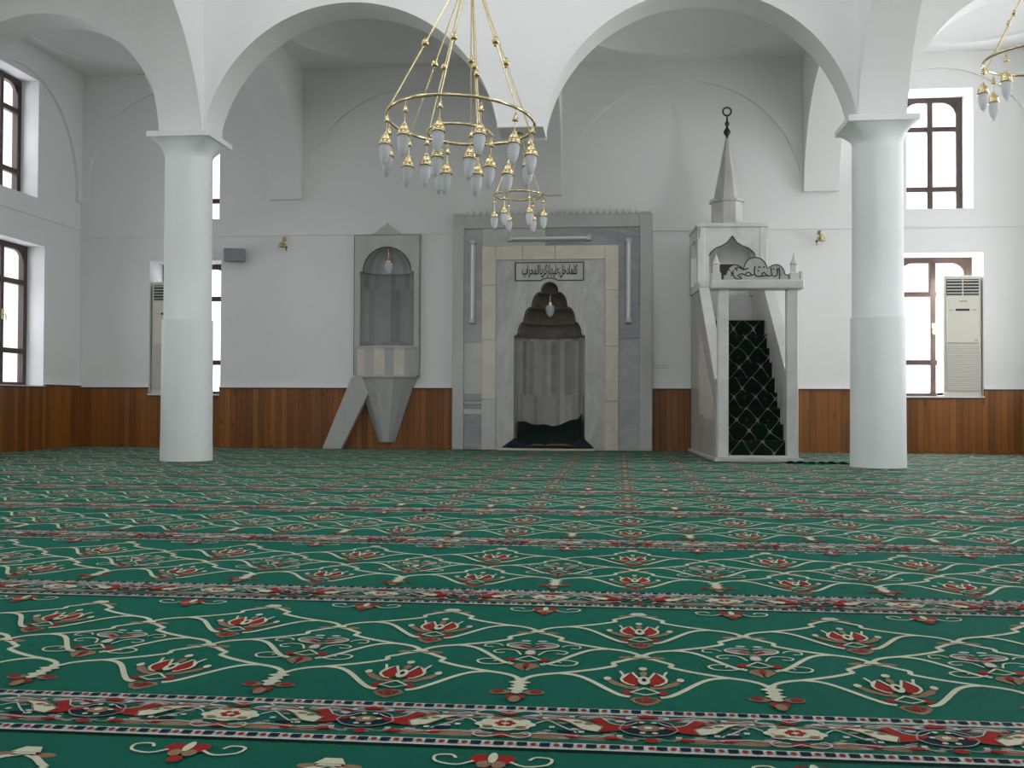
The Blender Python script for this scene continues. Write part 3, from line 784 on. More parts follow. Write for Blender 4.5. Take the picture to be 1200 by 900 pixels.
def mihrab():
    cx=-.845
    r=thing('mihrab','tall grey and cream marble mihrab with stepped niche and serrated crest','prayer niche',(cx,YW,.018))
    L=lambda X:X-cx
    yf=-.13       # general face
    xo0,xo1=-2.04-cx,.404-cx
    xb0,xb1=-1.90-cx,.25-cx
    xc0,xc1=-1.675-cx,-.005-cx
    xi0,xi1=-1.505-cx,-.165-cx
    def frame(name,a0,a1,b0,b1,zt,zb,y0,m,bev=.006):
        mb=MB(); mb.bbox(a0,b0,y0,-.002,0,zt,bev); mb.bbox(b1,a1,y0,-.002,0,zt,bev); mb.bbox(b0,b1,y0,-.002,zb,zt,bev)
        return mb.build(name,m,r)
    frame('outer_frame',xo0,xo1,xb0,xb1,2.88,2.72,yf-.02,M['marble_grey'])
    def blocks(name,a0,a1,b0,b1,zt,zb,y0,mats,left,right,top):
        mb=MB(); g=.0015
        for (x0,x1),lst in (((a0,b0),left),((b1,a1),right)):
            for z0,z1,m in lst: mb.bbox(x0,x1,y0,-.002,z0+g,z1-g,.003,m)
        for x0,x1,m in top: mb.bbox(x0+g,x1-g,y0,-.002,zb,zt,.003,m)
        return mb.build(name,mats,r)
    blocks('veined_panel',xb0,xb1,xc0,xc1,2.72,2.50,yf,[M['marble_blue'],M['marble_dark'],M['marble_pale']],
        [(0,.43,1),(.43,.50,2),(.50,.55,1),(.55,.60,0),(.60,.68,1),(.68,1.32,2),(1.32,2.72,0)],[(0,1.36,0),(1.36,2.72,1)],[(xc0,-.05,2),(-.05,xc1,1)])
    blocks('cream_border',xc0,xc1,xi0,xi1,2.50,2.33,yf-.025,[M['marble_cream'],M['marble_pale']],
        [(0,.62,1),(.62,1.35,0),(1.35,2.02,0),(2.02,2.50,0)],[(0,.60,0),(.60,1.27,0),(1.27,1.95,0),(1.95,2.50,0)],[(xi0,-.33,0),(-.33,.07,0),(.07,xi1,0)])
    # serrated crest
    mb=MB(); n=27; a,b=xb0,xb1; p=(b-a)/n; mb.box(a,b,yf-.012,-.02,2.86,2.886)
    for i in range(n):
        x=a+p*(i+.5)
        mb.prism([(x-p*.26,2.885),(x+p*.26,2.885),(x+p*.20,2.90),(x+p*.07,2.918),(x,2.955),(x-p*.07,2.918),(x-p*.20,2.90)],yf-.012,yf+.03,'y')
    for xx in (xo0,xb1):
        mb.box(xx,xx+(xb0-xo0),yf-.02,-.002,2.88,2.905)
    fix_normals(mb.build('crest',M['marble_grey'],r))
    # stepped niche profile, half width and height
    tiers=[(.385,.315,1.42,1.565),(.315,.225,1.565,1.75),(.215,.115,1.75,1.93)]
    side=[(.435,0),(.435,1.40),(.40,1.40),(.40,1.42)]
    for w0,w1,z0,z1 in tiers:
        side+=[(w1+(w0-w1)*math.cos(PI/2*i/7),z0+(z1-z0)*math.sin(PI/2*i/7)) for i in range(8)]
    cr=.1; zc=1.955
    side+=[(.1,1.93)]+[(cr*math.cos(PI/2*i/7),zc+cr*math.sin(PI/2*i/7)) for i in range(0,8)]
    # front slab with niche cut out: strips beside the outline, each side
    mb=MB(); ztop=2.33
    for s in (1,-1):
        xe=xi1 if s>0 else -xi0
        vs=[];F=[]
        for x,z in side: vs+=[(s*x,yf,z),(s*xe,yf,z)]
        n=len(side)
        for i in range(n-1): F.append((2*i,2*i+1,2*i+3,2*i+2))
        vs+=[(s*0,yf,ztop),(s*xe,yf,ztop)]; k=len(vs)
        F.append((2*n-2,2*n-1,k-1,k-2))
        mb.add(vs,F)
        # reveal of the cut
        vs=[];F=[]
        for x,z in side: vs+=[(s*x,yf,z),(s*x,-.0,z)]
        for i in range(n-1): F.append((2*i,2*i+2,2*i+3,2*i+1))
        mb.add(vs,F)
    mb.add([(xi0,yf,0),(xi0,0,0),(xi0,0,ztop),(xi0,yf,ztop)],[(0,1,2,3)]); mb.add([(xi1,yf,0),(xi1,0,0),(xi1,0,ztop),(xi1,yf,ztop)],[(0,1,2,3)])
    fix_normals(mb.build('inner_face',M['marble_inner'],r))
    # thin black carved line round the stepped head
    mb=MB(); 
    for s in (1,-1): mb.stroke2([(s*x,z) for x,z in side if z>=1.40],.012,yf,0,.003)
    mb.build('carved_outline',M['ink'],r)
    # the hollow itself
    mb=MB(); mb.lathe([(.435,0),(.435,1.40)],(0,0,0),40,0,PI); mb.build('niche_wall',M['niche_stripe'],r)
    mb=MB(); prof=[(.435,1.40)]+side[2:]
    mb.lathe(prof,(0,0,0),40,0,PI,smooth=False); mb.build('niche_head',M['niche_brown'],r)
    mb=MB(); mb.bbox(-.62,.56,yf-.125,yf+.02,0,.024,.004); mb.build('threshold',M['marble_cream'],r)
    # inscription
    px0,px1,pz0,pz1=-1.265-cx,-.43-cx,2.075,2.295
    mb=MB(); mb.box(px0,px1,yf-.006,yf,pz0,pz1); pn=mb.build('inscription_panel',M['marble_inner'],r)
    mb=MB(); yy=yf-.006; w=.012
    mb.stroke2([(px0,pz0),(px0,pz1)],w,yy); mb.stroke2([(px0,pz1),(px1,pz1)],w,yy); mb.stroke2([(px1,pz1),(px1,pz0)],w,yy)
    c=(px0+px1)/2
    mb.stroke2([(px0,pz0),(c-.11,pz0),(c-.07,pz0+.02),(c-.03,pz0+.028),(c,pz0+.03),(c+.03,pz0+.028),(c+.07,pz0+.02),(c+.11,pz0),(px1,pz0)],w,yy)
    mb.build('inscription_border',M['ink'],pn)
    words=['\ufedb\ufee0\ufee4\ufe8e','\ufea9\ufea7\ufede','\ufecb\ufee0\ufef4\ufeec\ufe8e','\ufeaf\ufedb\ufeae\ufef3\ufe8e','\ufe8d\ufedf\ufee4\ufea4\ufeae\ufe8d\ufe8f']
    s=''.join(w[::-1] for w in words[::-1])
    arabic(s,.68,.165,M['ink'],'inscription_lettering',pn,c+.005,yy,2.19)
    return r
mihrab()

# mat heaped in the niche
def niche_mat():
    r=thing('niche_mat','dark green mat heaped up against the back of the mihrab niche','mat',(-.845,YW,.042))
    nu,nv=28,24
    def hgt(t):  # top edge against the wall, t -1..1
        return .235+(.075*(-t) if t<0 else .15*t)
    vs=[];F=[];mi=[]
    for j in range(nv+1):
        v=j/nv
        for i in range(nu+1):
            t=-1+2*i/nu
            e=max(0,(abs(t)-.70)/.30); lip=.125 if t>0 else .105
            if v<=.25:      # apron in front of the jambs, its corners turned up against the marble
                q=v/.25
                hw=.56-.135*q; x=t*hw-.01; y=-.235+q*.045; z=.008+lip*e*q+.006*math.sin(t*9)*q
            elif v<=.5:     # floor of the niche
                q=(v-.25)/.25
                x=t*(.425-.025*q)-.005; y=-.19+q*.26; z=.02+lip*e*(1-.25*q)+.008*math.sin(t*9)
            else:           # heaped against the wall
                q=(v-.5)/.5; k=min(1,q*1.5)
                a=PI/2-t*PI/2*.93; rad=.398
                xw=rad*math.cos(a); yw=max(rad*math.sin(a)*.94,.03)
                x0=t*.40-.005; y0=.07
                x=x0+(xw-x0)*k; y=y0+(yw-y0)*k
                z=.025+.75*lip*e*(1-q)+hgt(t)*max(0,(q-.1)/.9)**1.2+.010*math.sin(t*11+q*3)
            vs.append((x,y,z))
    for j in range(nv):
        for i in range(nu):
            a=j*(nu+1)+i; F.append((a,a+1,a+nu+2,a+nu+1))
    mb=MB(); mb.add(vs,F,0,True)
    o=mb.build('mat_cloth',M['cloth_dark'],r)
    sol=o.modifiers.new('thick','SOLIDIFY'); sol.thickness=.012; sol.offset=1
    mb=MB()
    for x,y,a,b in ((.06,-.17,.10,.03),(.2,-.15,.07,.03),(.13,-.09,.08,.03),(-.14,-.19,.09,.018)):
        mb.lathe([(0,.02),(.7,.014),(1,-.004)],(0,0,0),14)
        n=len(mb.v)-42
        for i in range(n,len(mb.v)): p=mb.v[i]; mb.v[i]=(x+p[0]*a,y+p[1]*b,.038+p[2])
    mb.build('mat_motif',M['cloth_pattern'],r)
niche_mat()

# fluorescent lamps on the mihrab
def fluo(label,loc,rot):
    r=thing('fluorescent_lamp',label,'lamp',loc,0,'bare tube lamps fixed on the mihrab'); r.rotation_euler=(0,rot,0)
    L=.5
    mb=MB(); mb.bbox(-L,L,-.035,0,-.03,.03,.006); mb.build('housing',M['aluminium'],r)
    mb=MB(); mb.tube([(-L+.03,-.058,0),(L-.03,-.058,0)],.017,12); mb.build('tube',M['tube'],r)
    for s in (-1,1):
        mb=MB(); a,b=sorted((s*(L-.04),s*(L+.012))); mb.bbox(a,b,-.075,-.0,-.034,.034,.005); mb.build('end_cap',M['aluminium'],r)
    return r
YM=YW-.132
fluo('upright bare fluorescent tube on the left jamb of the mihrab',(-1.79,YM,2.08),PI/2)
fluo('upright bare fluorescent tube on the right jamb of the mihrab',(.115,YM,2.08),PI/2)
fluo('level bare fluorescent tube across the top of the mihrab',(-.85,YM,2.605),0)

# ------------------------------------------------------------------ hanging lamp (single)
LAMP_CAP=[(0,.0),(.010,.0),(.014,-.007),(.010,-.013),(.020,-.018),(.026,-.026),(.0255,-.030),(.030,-.034),(.0315,-.052),(.030,-.055),(.0375,-.062),(.0375,-.068),(.03,-.070)]
LAMP_GLASS=[(.028,-.066),(.0305,-.078),(.031,-.095),(.029,-.115),(.024,-.138),(.017,-.155),(.009,-.166),(.0,-.169)]
def single_lamp(label,loc,drop,k=1.0,fat=1.25):
    r=thing('hanging_lamp',label,'lamp',loc)
    mb=MB(); mb.tube([(0,0,0),(0,0,-drop)],.004,6); mb.lathe([(0,0),(.02,-.002),(.018,-.012),(.004,-.02)],(0,0,0),14); mb.ball((0,0,-drop*.5),.013); mb.build('rod',M['brass'],r)
    mb=MB(); mb.lathe([(a*k,b*k) for a,b in LAMP_CAP],(0,0,-drop),16); mb.build('cap',M['brass'],r)
    mb=MB(); mb.lathe([(a*k*fat,-.064*k+(b+.066)*k*1.12) for a,b in LAMP_GLASS],(0,0,-drop),18); g=mb.build('glass',M['frost'],r)
    mb=MB(); mb.ball((0,0,-drop-.195*k),.011*k); mb.build('glass_tip',M['clear'],r)
    return r
single_lamp('single glass lamp hanging inside the mihrab niche',(-.845,YW+.02,1.93),.05,1.25,1.5)
single_lamp('single glass lamp hanging in the arch of the wall pulpit',(-2.87,YW-.03,2.515),.10,1.2,1.45)

# ------------------------------------------------------------------ wall pulpit (left)
def pulpit():
    cx=-2.882
    r=thing('wall_pulpit','tall grey marble wall pulpit with arched niche above a tapering base','pulpit',(cx,YW,0))
    z0,z1=.93,2.69; w=.42; yf=-.075
    zs,za=2.23,2.535; wn,wa=.343,.302
    side=[(wn,z0),(wn,zs),(wa,zs)]+[(wa*math.cos(PI/2*i/12),zs+(za-zs)*math.sin(PI/2*i/12)) for i in range(1,13)]
    mb=MB()
    for s in (1,-1):
        vs=[];F=[];n=len(side)
        for x,z in side: vs+=[(s*x,yf,z),(s*w,yf,z)]
        for i in range(n-1): F.append((2*i,2*i+1,2*i+3,2*i+2))
        vs+=[(0,yf,z1),(s*w,yf,z1)]; k=len(vs); F.append((2*n-2,2*n-1,k-1,k-2)); mb.add(vs,F)
        vs=[];F=[]
        for x,z in side: vs+=[(s*x,yf,z),(s*x,0,z)]
        for i in range(n-1): F.append((2*i,2*i+2,2*i+3,2*i+1))
        mb.add(vs,F)
        mb.add([(s*w,yf,z0),(s*w,0,z0),(s*w,0,z1),(s*w,yf,z1)],[(0,1,2,3)])
    mb.add([(-w,yf,z1),(w,yf,z1),(w,0,z1),(-w,0,z1)],[(0,1,2,3)])
    fix_normals(mb.build('niche_frame',M['marble_grey'],r))
    mb=MB()
    for s in (1,-1): mb.stroke2([(s*x,z) for x,z in side[2:]],.010,yf,0,.003)
    mb.stroke2([(-w+.005,z0+.01),(-w+.005,z1-.005),(w-.005,z1-.005),(w-.005,z0+.01)],.007,yf,0,.002)
    mb.build('carved_outline',M['ink'],r)
    mb=MB(); dome=[(wa,zs)]+[(wa*math.cos(PI/2*i/10),zs+(za-zs)*math.sin(PI/2*i/10)) for i in range(1,11)]
    mb.lathe([(wn,z0),(wn,zs),(wa,zs)],(0,0,0),28,0,PI,sy=.8); mb.lathe(dome,(0,0,0),28,0,PI,sy=.8)
    mb.build('niche_wall',M['niche_blue'],r)
    # ogee crown
    half=[(.215,z1-.002),(.19,z1+.012),(.14,z1+.03),(.105,z1+.062),(.07,z1+.095),(.03,z1+.115),(.0,z1+.15)]
    pts=half+[(-x,z) for x,z in half[::-1][1:]]
    mb=MB(); mb.prism(pts,yf,-.002,'y'); fix_normals(mb.build('crown',M['marble_grey'],r))
    # parapet: half polygon
    pl=[(-.365,-.02),(-.365,-.10),(-.245,-.20),(-.12,-.245),(.02,-.25),(.13,-.245),(.25,-.20),(.375,-.10),(.375,-.02)]
    mb=MB(); cols=[0,0,1,0,2,0,1,1]; cols=[1,0,1,0,2,0,1,1]
    for i in range(len(pl)-1):
        a,b=pl[i],pl[i+1]
        mb.add([(a[0],a[1],z0),(b[0],b[1],z0),(b[0],b[1],1.265),(a[0],a[1],1.265)],[(0,1,2,3)],(0,0,1,0,2,0,1,1)[i])
    n=len(pl); mb.add([(p[0],p[1],1.265) for p in pl],[list(range(n))],1)
    fix_normals(mb.build('parapet',[M['marble_cream'],M['marble_grey'],M['marble_blue']],r))
    for z,nm in ((1.265,'parapet_rail'),(.905,'parapet_base')):
        mb=MB(); k=1.035; mb.prism([(x*k,y*1.06 if y<-.05 else y) for x,y in pl],z,z+.028,'z'); fix_normals(mb.build(nm,M['marble_grey'],r))
    # tapering base
    mb=MB(); k=.27
    bot=[(-.105+ (p[0]+.365)/.74*.21,p[1]*.36-.0) for p in pl]
    n=len(pl); vs=[];F=[]
    for p,q in zip(pl,bot): vs+=[(p[0],p[1],.905),(q[0],min(q[1],-.035),.10)]
    for i in range(n-1): mb.add([vs[2*i],vs[2*i+2],vs[2*i+3],vs[2*i+1]],[(0,1,2,3)],(0,0,0,1,1,0,0,0)[i])
    mb.add([(q[0],min(q[1],-.035),.10) for q in bot],[list(range(n))],0)
    fix_normals(mb.build('tapered_base',[M['marble_blue'],M['marble_grey']],r))
    # leaning slab at its side
    mb=MB(); mb.prism([(-3.665-cx,0.018),(-3.425-cx,0.018),(-3.04-cx,.80),(-3.13-cx,.95),(-3.30-cx,.905)],-.17,-.05,'y')
    fix_normals(mb.build('leaning_slab',M['marble_grey'],r))
pulpit()

# ------------------------------------------------------------------ minbar
def minbar():
    r=thing('minbar','white marble minbar with green carpeted stairs, gateway and pointed spire','minbar',(1.375,10.67,.018),math.radians(3))
    W=M['marble_white']
    mb=MB(); mb.bbox(-.435,.44,-.06,2.2,0,.035,.006); mb.build('base_slab',M['marble_grey'],r)
    for x0,x1 in ((-.392,-.288),(.288,.397)):
        mb=MB(); mb.bbox(x0,x1,0,.11,.035,1.715,.008); mb.build('gate_post',W,r)
    mb=MB(); mb.bbox(-.465,.452,-.035,.145,1.715,1.81,.014); mb.build('lintel',W,r)
    mb=MB(); mb.bbox(-.288,.288,.0,.10,.035,.06,.004); mb.build('threshold',W,r)
    # tympanum traced outline
    C=lambda p:(( p[0]-617)/1546-.015,1.81+(465-p[1])/1500)
    out=[(120,465),(120,390),(160,380),(180,320),(215,270),(260,242),(300,236),(350,246),(395,272),(430,296),(440,245),(470,185),(520,145),(575,127),(625,125),(690,143),(745,188),(775,240),(792,292),(830,268),(880,242),(930,234),(980,246),(1020,280),(1048,330),(1060,380),(1115,392),(1115,465)]
    pts=[C(p) for p in out]
    mb=MB(); mb.prism(pts,.03,.075,'y'); ty=fix_normals(mb.build('tympanum',M['marble_inner'],r))
    mb=MB(); inn=pts+[pts[0]]; mb.stroke2(inn,.010,.03,0,.004); mb.build('tympanum_border',M['ink'],ty)
    strokes=[[(848,282),(850,330),(856,380),(880,408),(915,408),(940,385),(946,340),(944,300)],[(972,288),(978,340),(978,400),(974,450)],[(972,288),(950,300),(930,318)],
      [(850,400),(800,405),(765,375),(740,350),(715,362),(708,390),(735,408),(780,395)],[(605,258),(592,310),(595,370),(620,402),(665,412),(712,402)],
      [(590,380),(555,395),(535,365),(505,345),(470,362),(458,388),(490,406),(540,394)],[(505,288),(460,300),(425,312),(395,290),(350,272),(310,286),(290,305)],
      [(458,392),(415,370),(370,378),(335,402),(355,412),(395,425),(398,445),(350,452),(300,436),(272,395),(262,345),(272,318)],[(236,342),(250,370),(238,405)],
      [(650,272),(690,272)],[(725,272),(755,270)],[(640,320),(665,330)],[(200,312),(225,316)],[(318,300),(330,325)],[(880,290),(890,310)]]
    mb=MB()
    for s in strokes: mb.stroke2([C(p) for p in s],.0115,.03,0,.0045)
    mb.build('tympanum_lettering',M['ink'],ty)
    # little corner turrets on the lintel
    for x in (-.405,.365):
        mb=MB(); mb.bbox(x-.045,x+.045,.01,.10,1.81,1.885,.006); mb.lathe([(.036,1.88),(.034,1.965),(.042,1.97),(.042,1.982),(.033,1.986),(.012,2.045),(.008,2.055),(.011,2.065),(.0,2.09)],(x,.055,0),10,smooth=False); mb.build('corner_turret',W,r)
    mb=MB(); mb.bbox(.42,.45,.02,.09,1.81,1.90,.004); mb.build('side_block',W,r)
    # stairs
    n=9; rise=1.46/n; run=1.28/n
    prof=[(.12,.035)]
    for i in range(n): prof+=[(.12+run*i,.035+rise*(i+1)),(.12+run*(i+1),.035+rise*(i+1))]
    prof+=[(2.1,.035+rise*n),(2.1,.035)]
    mb=MB(); mb.prism(prof,-.31,.31,'x'); fix_normals(mb.build('staircase',W,r))
    vs=[];F=[]
    path=[]
    for i in range(n):
        path+=[(.112+run*i,.035+rise*i+(.012 if i else .025)),(.112+run*i,.035+rise*(i+1)-.006),(.120+run*i,.035+rise*(i+1)+.010)]
    path+=[(2.05,.035+rise*n+.012)]
    for y,z in path: vs+=[(-.30,y,z),(.30,y,z)]
    for i in range(len(path)-1): F.append((2*i,2*i+1,2*i+3,2*i+2))
    mb=MB(); mb.add(vs,F); mb.build('stair_carpet',M['stair_carpet'],r)
    # solid side walls with sloping parapets
    for s,nm,m in ((-1,'side_wall',M['marble_pink']),(1,'side_wall',M['marble_white'])):
        x0,x1=(-.402,-.315) if s<0 else (.315,.402)
        mb=MB(); mb.prism([(.05,.035),(2.15,.035),(2.15,1.90),(1.42,1.90),(1.32,1.83),(.11,.80),(.11,.05)],x0,x1,'x'); sw=fix_normals(mb.build(nm,m,r))
        xs=-.404 if s<0 else .404
        xa,xb=(xs-.006,xs) if s<0 else (xs,xs+.006)
        mb=MB(); mb.prism([(.25,.42),(1.35,.42),(1.35,1.42),(.25,.60)],*sorted((xa,xb)),'x'); fix_normals(mb.build('inset_panel',M['marble_cream'] if s<0 else W,sw))
        mb=MB(); mb.prism([(.95,.34),(1.7,.34),(1.7,.46),(.95,.46)],*sorted((xa-.003*(s<0),xb+.003*(s>0))),'x'); fix_normals(mb.build('grey_tablet',M['marble_blue'],sw))
        # handrail coping
        d=Vector((1.21,1.03)).normalized(); nn=Vector((-d.y,d.x))
        a=Vector((.10,.79)); b=Vector((1.33,1.837))
        mb=MB(); mb.prism([a-nn*.0,b-nn*.0,b+nn*.045,a+nn*.045],x0-.012,x1+.012,'x'); fix_normals(mb.build('handrail',W,r))
    # kiosk
    x0,x1=-.418,.365; y0,y1=1.42,2.14; zt=2.575
    for px in (x0,x1-.085):
        for py in (y0,y1-.085):
            mb=MB(); mb.bbox(px,px+.085,py,py+.085,1.86,zt,.006); mb.build('kiosk_post',W,r)
    c=(x0+x1)/2
    def ogee(hw,zs,za):
        L=[(hw,1.90),(hw,zs),(hw*.93,zs+.035),(hw*.72,zs+.085),(hw*.42,zs+.115),(hw*.2,zs+.15),(0,za)]
        return L
    prof=ogee(.258,2.25,2.475)
    mb=MB()
    for s in (1,-1):
        xe=(x1-x0)/2
        vs=[];F=[];n_=len(prof)
        for x,z in prof: vs+=[(c+s*x,y0+.01,z),(c+s*xe,y0+.01,z)]
        for i in range(n_-1): F.append((2*i,2*i+1,2*i+3,2*i+2))
        vs+=[(c,y0+.01,zt),(c+s*xe,y0+.01,zt)]; k=len(vs); F.append((2*n_-2,2*n_-1,k-1,k-2)); mb.add(vs,F)
        vs=[];F=[]
        for x,z in prof: vs+=[(c+s*x,y0+.01,z),(c+s*x,y0+.06,z)]
        for i in range(n_-1): F.append((2*i,2*i+2,2*i+3,2*i+1))
        mb.add(vs,F)
    fix_normals(mb.build('kiosk_arch',W,r))
    mb=MB(); 
    for s in (1,-1): mb.stroke2([(c+s*x,z) for x,z in prof[1:]],.012,y0+.01,0,.003)
    mb.build('arch_outline',M['ink'],r)
    for s in (0,1):
        xx=x0 if s==0 else x1-.03
        mb=MB(); mb.prism([(y0,1.86),(y1,1.86),(y1,zt),(y0,zt),(y0,2.45),(y0+.2,2.45),(y0+.36,2.48),(y0+.52,2.45),(y0+.60,2.3),(y0+.60,1.95),(y0,1.95)],xx,xx+.03,'x'); fix_normals(mb.build('kiosk_side',W,r))
    mb=MB(); mb.box(x0,x1,y1-.03,y1,1.50,zt); bk=mb.build('kiosk_back',W,r)
    mb=MB(); mb.box(c-.10,c+.13,y1-.045,y1-.03,2.06,2.24); mb.build('dark_panel',M['dark_wood'],bk)  # dark plate put in for the shadowed hole in the back
    mb=MB(); mb.bbox(x0-.015,x1+.015,y0-.015,y1+.015,zt,zt+.035,.006); mb.bbox(x0+.02,x1-.02,y0+.02,y1-.02,zt+.035,zt+.05,.004); mb.build('kiosk_roof',W,r)
    cy=(y0+y1)/2; cx=c-.005
    a8=PI/8
    mb=MB(); mb.lathe([(.185,2.62),(.185,2.91)],(cx,cy,0),8,a8,2*PI+a8,smooth=False); mb.lathe([(.185,2.905),(.212,2.915),(.212,2.94),(.18,2.945)],(cx,cy,0),8,a8,2*PI+a8,smooth=False); mb.build('spire_drum',M['marble_inner'],r)
    mb=MB(); mb.lathe([(.168,2.942),(.155,2.99),(.018,3.675),(0,3.68)],(cx,cy,0),8,a8,2*PI+a8,smooth=False); mb.build('spire',M['marble_inner'],r)
    mb=MB(); mb.lathe([(.0,3.655),(.02,3.66),(.014,3.69),(.02,3.70),(.042,3.735),(.042,3.75),(.02,3.785),(.012,3.80),(.014,3.81),(.028,3.835),(.028,3.845),(.012,3.87),(.009,3.93),(.0,3.935)],(cx,cy,0),14)
    mb.torus((cx,cy,3.985),.048,.010,26,6,0,PI*.62+PI*.0,PI*2.38,'y')
    mb.build('finial',M['bronze'],r)
    f=r.children[-1]
    mb=MB()
    st=[]
    for i in range(10):
        a=PI/2+2*PI*i/10; q=.022 if i%2==0 else .009
        st.append((cx+q*math.cos(a),4.03+q*math.sin(a)))
    mb.prism(st,cy-.006,cy+.006,'y'); fix_normals(mb.build('star',M['bronze'],f))
minbar()

# ------------------------------------------------------------------ air conditioners
def aircon(label,x0,group):
    w,d,hh=.44,.28,1.44
    r=thing('air_conditioner',label,'air conditioner',(x0+w/2,YW+.02,LOW_Z[0]+.004),0,group)
    x=w/2
    mb=MB(); mb.bbox(-x,x,.012,d,0,hh,.012); mb.build('body',M['ac_body'],r)
    mb=MB(); mb.bbox(-x+.012,x-.012,-.004,.016,.82*hh-.17*hh*0,.875*hh,.004) if False else None
    # outlet
    mb=MB(); mb.box(-x+.035,x-.035,.004,.013,1.205,1.395); out=mb.build('air_outlet',M['black'],r)
    for i in range(5):
        z=1.225+.037*i
        mb=MB(); mb.add([(-x+.038,-.002,z),(x-.038,-.002,z),(x-.038,.006,z+.016),(-x+.038,.006,z+.016),(-x+.038,.0,z-.004),(x-.038,.0,z-.004)],[(0,1,2,3),(0,4,5,1)]); mb.build('louver',M['ac_grille'],out)
    mb=MB(); mb.box(-.006,.006,-.002,.006,1.205,1.395); mb.build('louver_post',M['ac_body'],out)
    # middle panel
    mb=MB(); mb.bbox(-x+.03,x-.03,-.006,.014,.63,1.185,.01); p=mb.build('front_panel',M['ac_panel'],r)
    mb=MB(); mb.box(-.085,.075,-.009,-.005,1.015,1.04); mb.build('display',M['black'],p)
    for nm,xa,xb,za,zb in (('badge',-.04,.05,1.125,1.137),('indicator',-.16,-.115,1.022,1.03),('indicator',.10,.155,1.022,1.03),('maker_plate',.13,.165,.66,.672)):
        mb=MB(); mb.box(xa,xb,-.0085,-.005,za,zb); mb.build(nm,M['grey_plastic'],p)
    # intake grille
    mb=MB(); mb.box(-x+.03,x-.03,.0,.013,.06,.615); g=mb.build('intake_grille',M['ac_grille'],r)
    mb=MB()
    for i in range(21):
        z=.075+.0258*i; mb.bbox(-x+.035,x-.035,-.006,.002,z,z+.014,.003)
    mb.build('grille_slats',M['ac_body'],g)
    mb=MB(); mb.bbox(-x+.0,x-.0,.005,d,-.0,.045,.005); mb.build('plinth',M['ac_body'],r)
    return r
aircon('cream standing air conditioner in the lower window behind the left column',-5.985,'standing air conditioners in the front windows')
aircon('cream standing air conditioner in the lower window right of the right column',3.852,'standing air conditioners in the front windows')

# ------------------------------------------------------------------ small wall fittings
def sconce(label,x,z,s):
    r=thing('wall_sconce',label,'wall lamp',(x,YW,z),0,'small brass wall lamps')
    mb=MB(); mb.lathe([(0,0),(.03,0),(.028,.012),(.012,.018)],(0,0,0),14)
    for i,p in enumerate(mb.v): mb.v[i]=(p[0],-p[2],p[1]+.06)
    mb.tube([(0,-.015,.06),(0,-.06,.055),(0,-.085,.03),(0,-.09,.005)],.006,8); mb.build('bracket',M['brass'],r)
    mb=MB(); mb.lathe([(.0,.02),(.02,.015),(.045,-.01),(.055,-.045),(.058,-.052),(.05,-.052)],(0,-.09,0),16); mb.build('cup',M['brass'],r)
    mb=MB(); mb.tube([(s*.03,-.09,-.03),(s*.055,-.095,-.06),(s*.052,-.095,-.10)],[.013,.014,.009],8); mb.build('lamp_holder',M['bronze'],r)
    return r
sconce('small brass lamp on the front wall between left column and wall pulpit',-4.22,2.60,1)
sconce('small brass lamp on the front wall between minbar and right column',2.405,2.60,-1)
r=thing('wall_speaker','grey box loudspeaker high on the front wall beside the left column','loudspeaker',(-4.86,YW,2.46),math.radians(14))
r.rotation_euler=(math.radians(6),0,math.radians(14))
mb=MB(); mb.bbox(-.13,.13,-.19,-.05,-.085,.085,.012); mb.build('cabinet',M['grey_plastic'],r)
mb=MB(); mb.bbox(-.118,.118,-.197,-.188,-.073,.073,.004); mb.build('grille',M['grey_plastic'],r)
mb=MB(); mb.bbox(-.02,.02,-.06,-.0,-.03,.03,.004); mb.build('bracket',M['black'],r)
r=thing('socket_plate','small white double socket on the wall right of the mihrab','socket',(.515,YW,1.05))
mb=MB(); mb.bbox(-.085,.085,-.012,0,-.028,.028,.004); mb.build('plate',M['white_plastic'],r)
for s in (-1,1):
    mb=MB(); mb.lathe([(.0,.0),(.018,.0),(.02,.004)],(0,0,0),14)
    for i,p in enumerate(mb.v): mb.v[i]=(p[0]+s*.04,-.0135-p[2],p[1])
    mb.build('outlet',M['white_plastic'],r)
r=thing('socket_plate','small white socket on the wainscot edge right of the right minbar post','socket',(2.06,YW,.80))
mb=MB(); mb.bbox(-.05,.05,-.012,0,-.0,.05,.004); mb.build('plate',M['white_plastic'],r)

# ------------------------------------------------------------------ chandeliers
def lamp_part(parent,pos,drop,k=1.0):
    """one chandelier lamp: brass cap with its hook, child glass and tip"""
    x,y,z=pos
    mb=MB()
    mb.tube([(x,y,z),(x,y,z-drop)],.0022*k,5)
    mb.lathe([(0,.03*k),(.004*k,.028*k),(.016*k,-.008*k),(.017*k,-.014*k),(.0,-.014*k)],(x,y,z-drop*.45),10)     # cone on the hook
    mb.lathe([(a*k,b*k) for a,b in LAMP_CAP],(x,y,z-drop),14)
    lp=mb.build('lamp',M['brass'],parent)
    mb=MB(); mb.lathe([(a*k,b*k) for a,b in LAMP_GLASS],(x,y,z-drop),14); mb.build('glass',M['frost'],lp)
    mb=MB(); mb.ball((x,y,z-drop-.174*k),.010*k,10); mb.build('glass_tip',M['clear'],lp)
    return lp
def ring(parent,name,R,r,z):
    mb=MB(); mb.torus((0,0,z),R,r,72,8); n=max(8,int(R*26))
    for i in range(n):
        a=2*PI*i/n; mb.ball((R*math.cos(a),R*math.sin(a),z),r*1.25,8)
    return mb.build(name,M['brass'],parent)
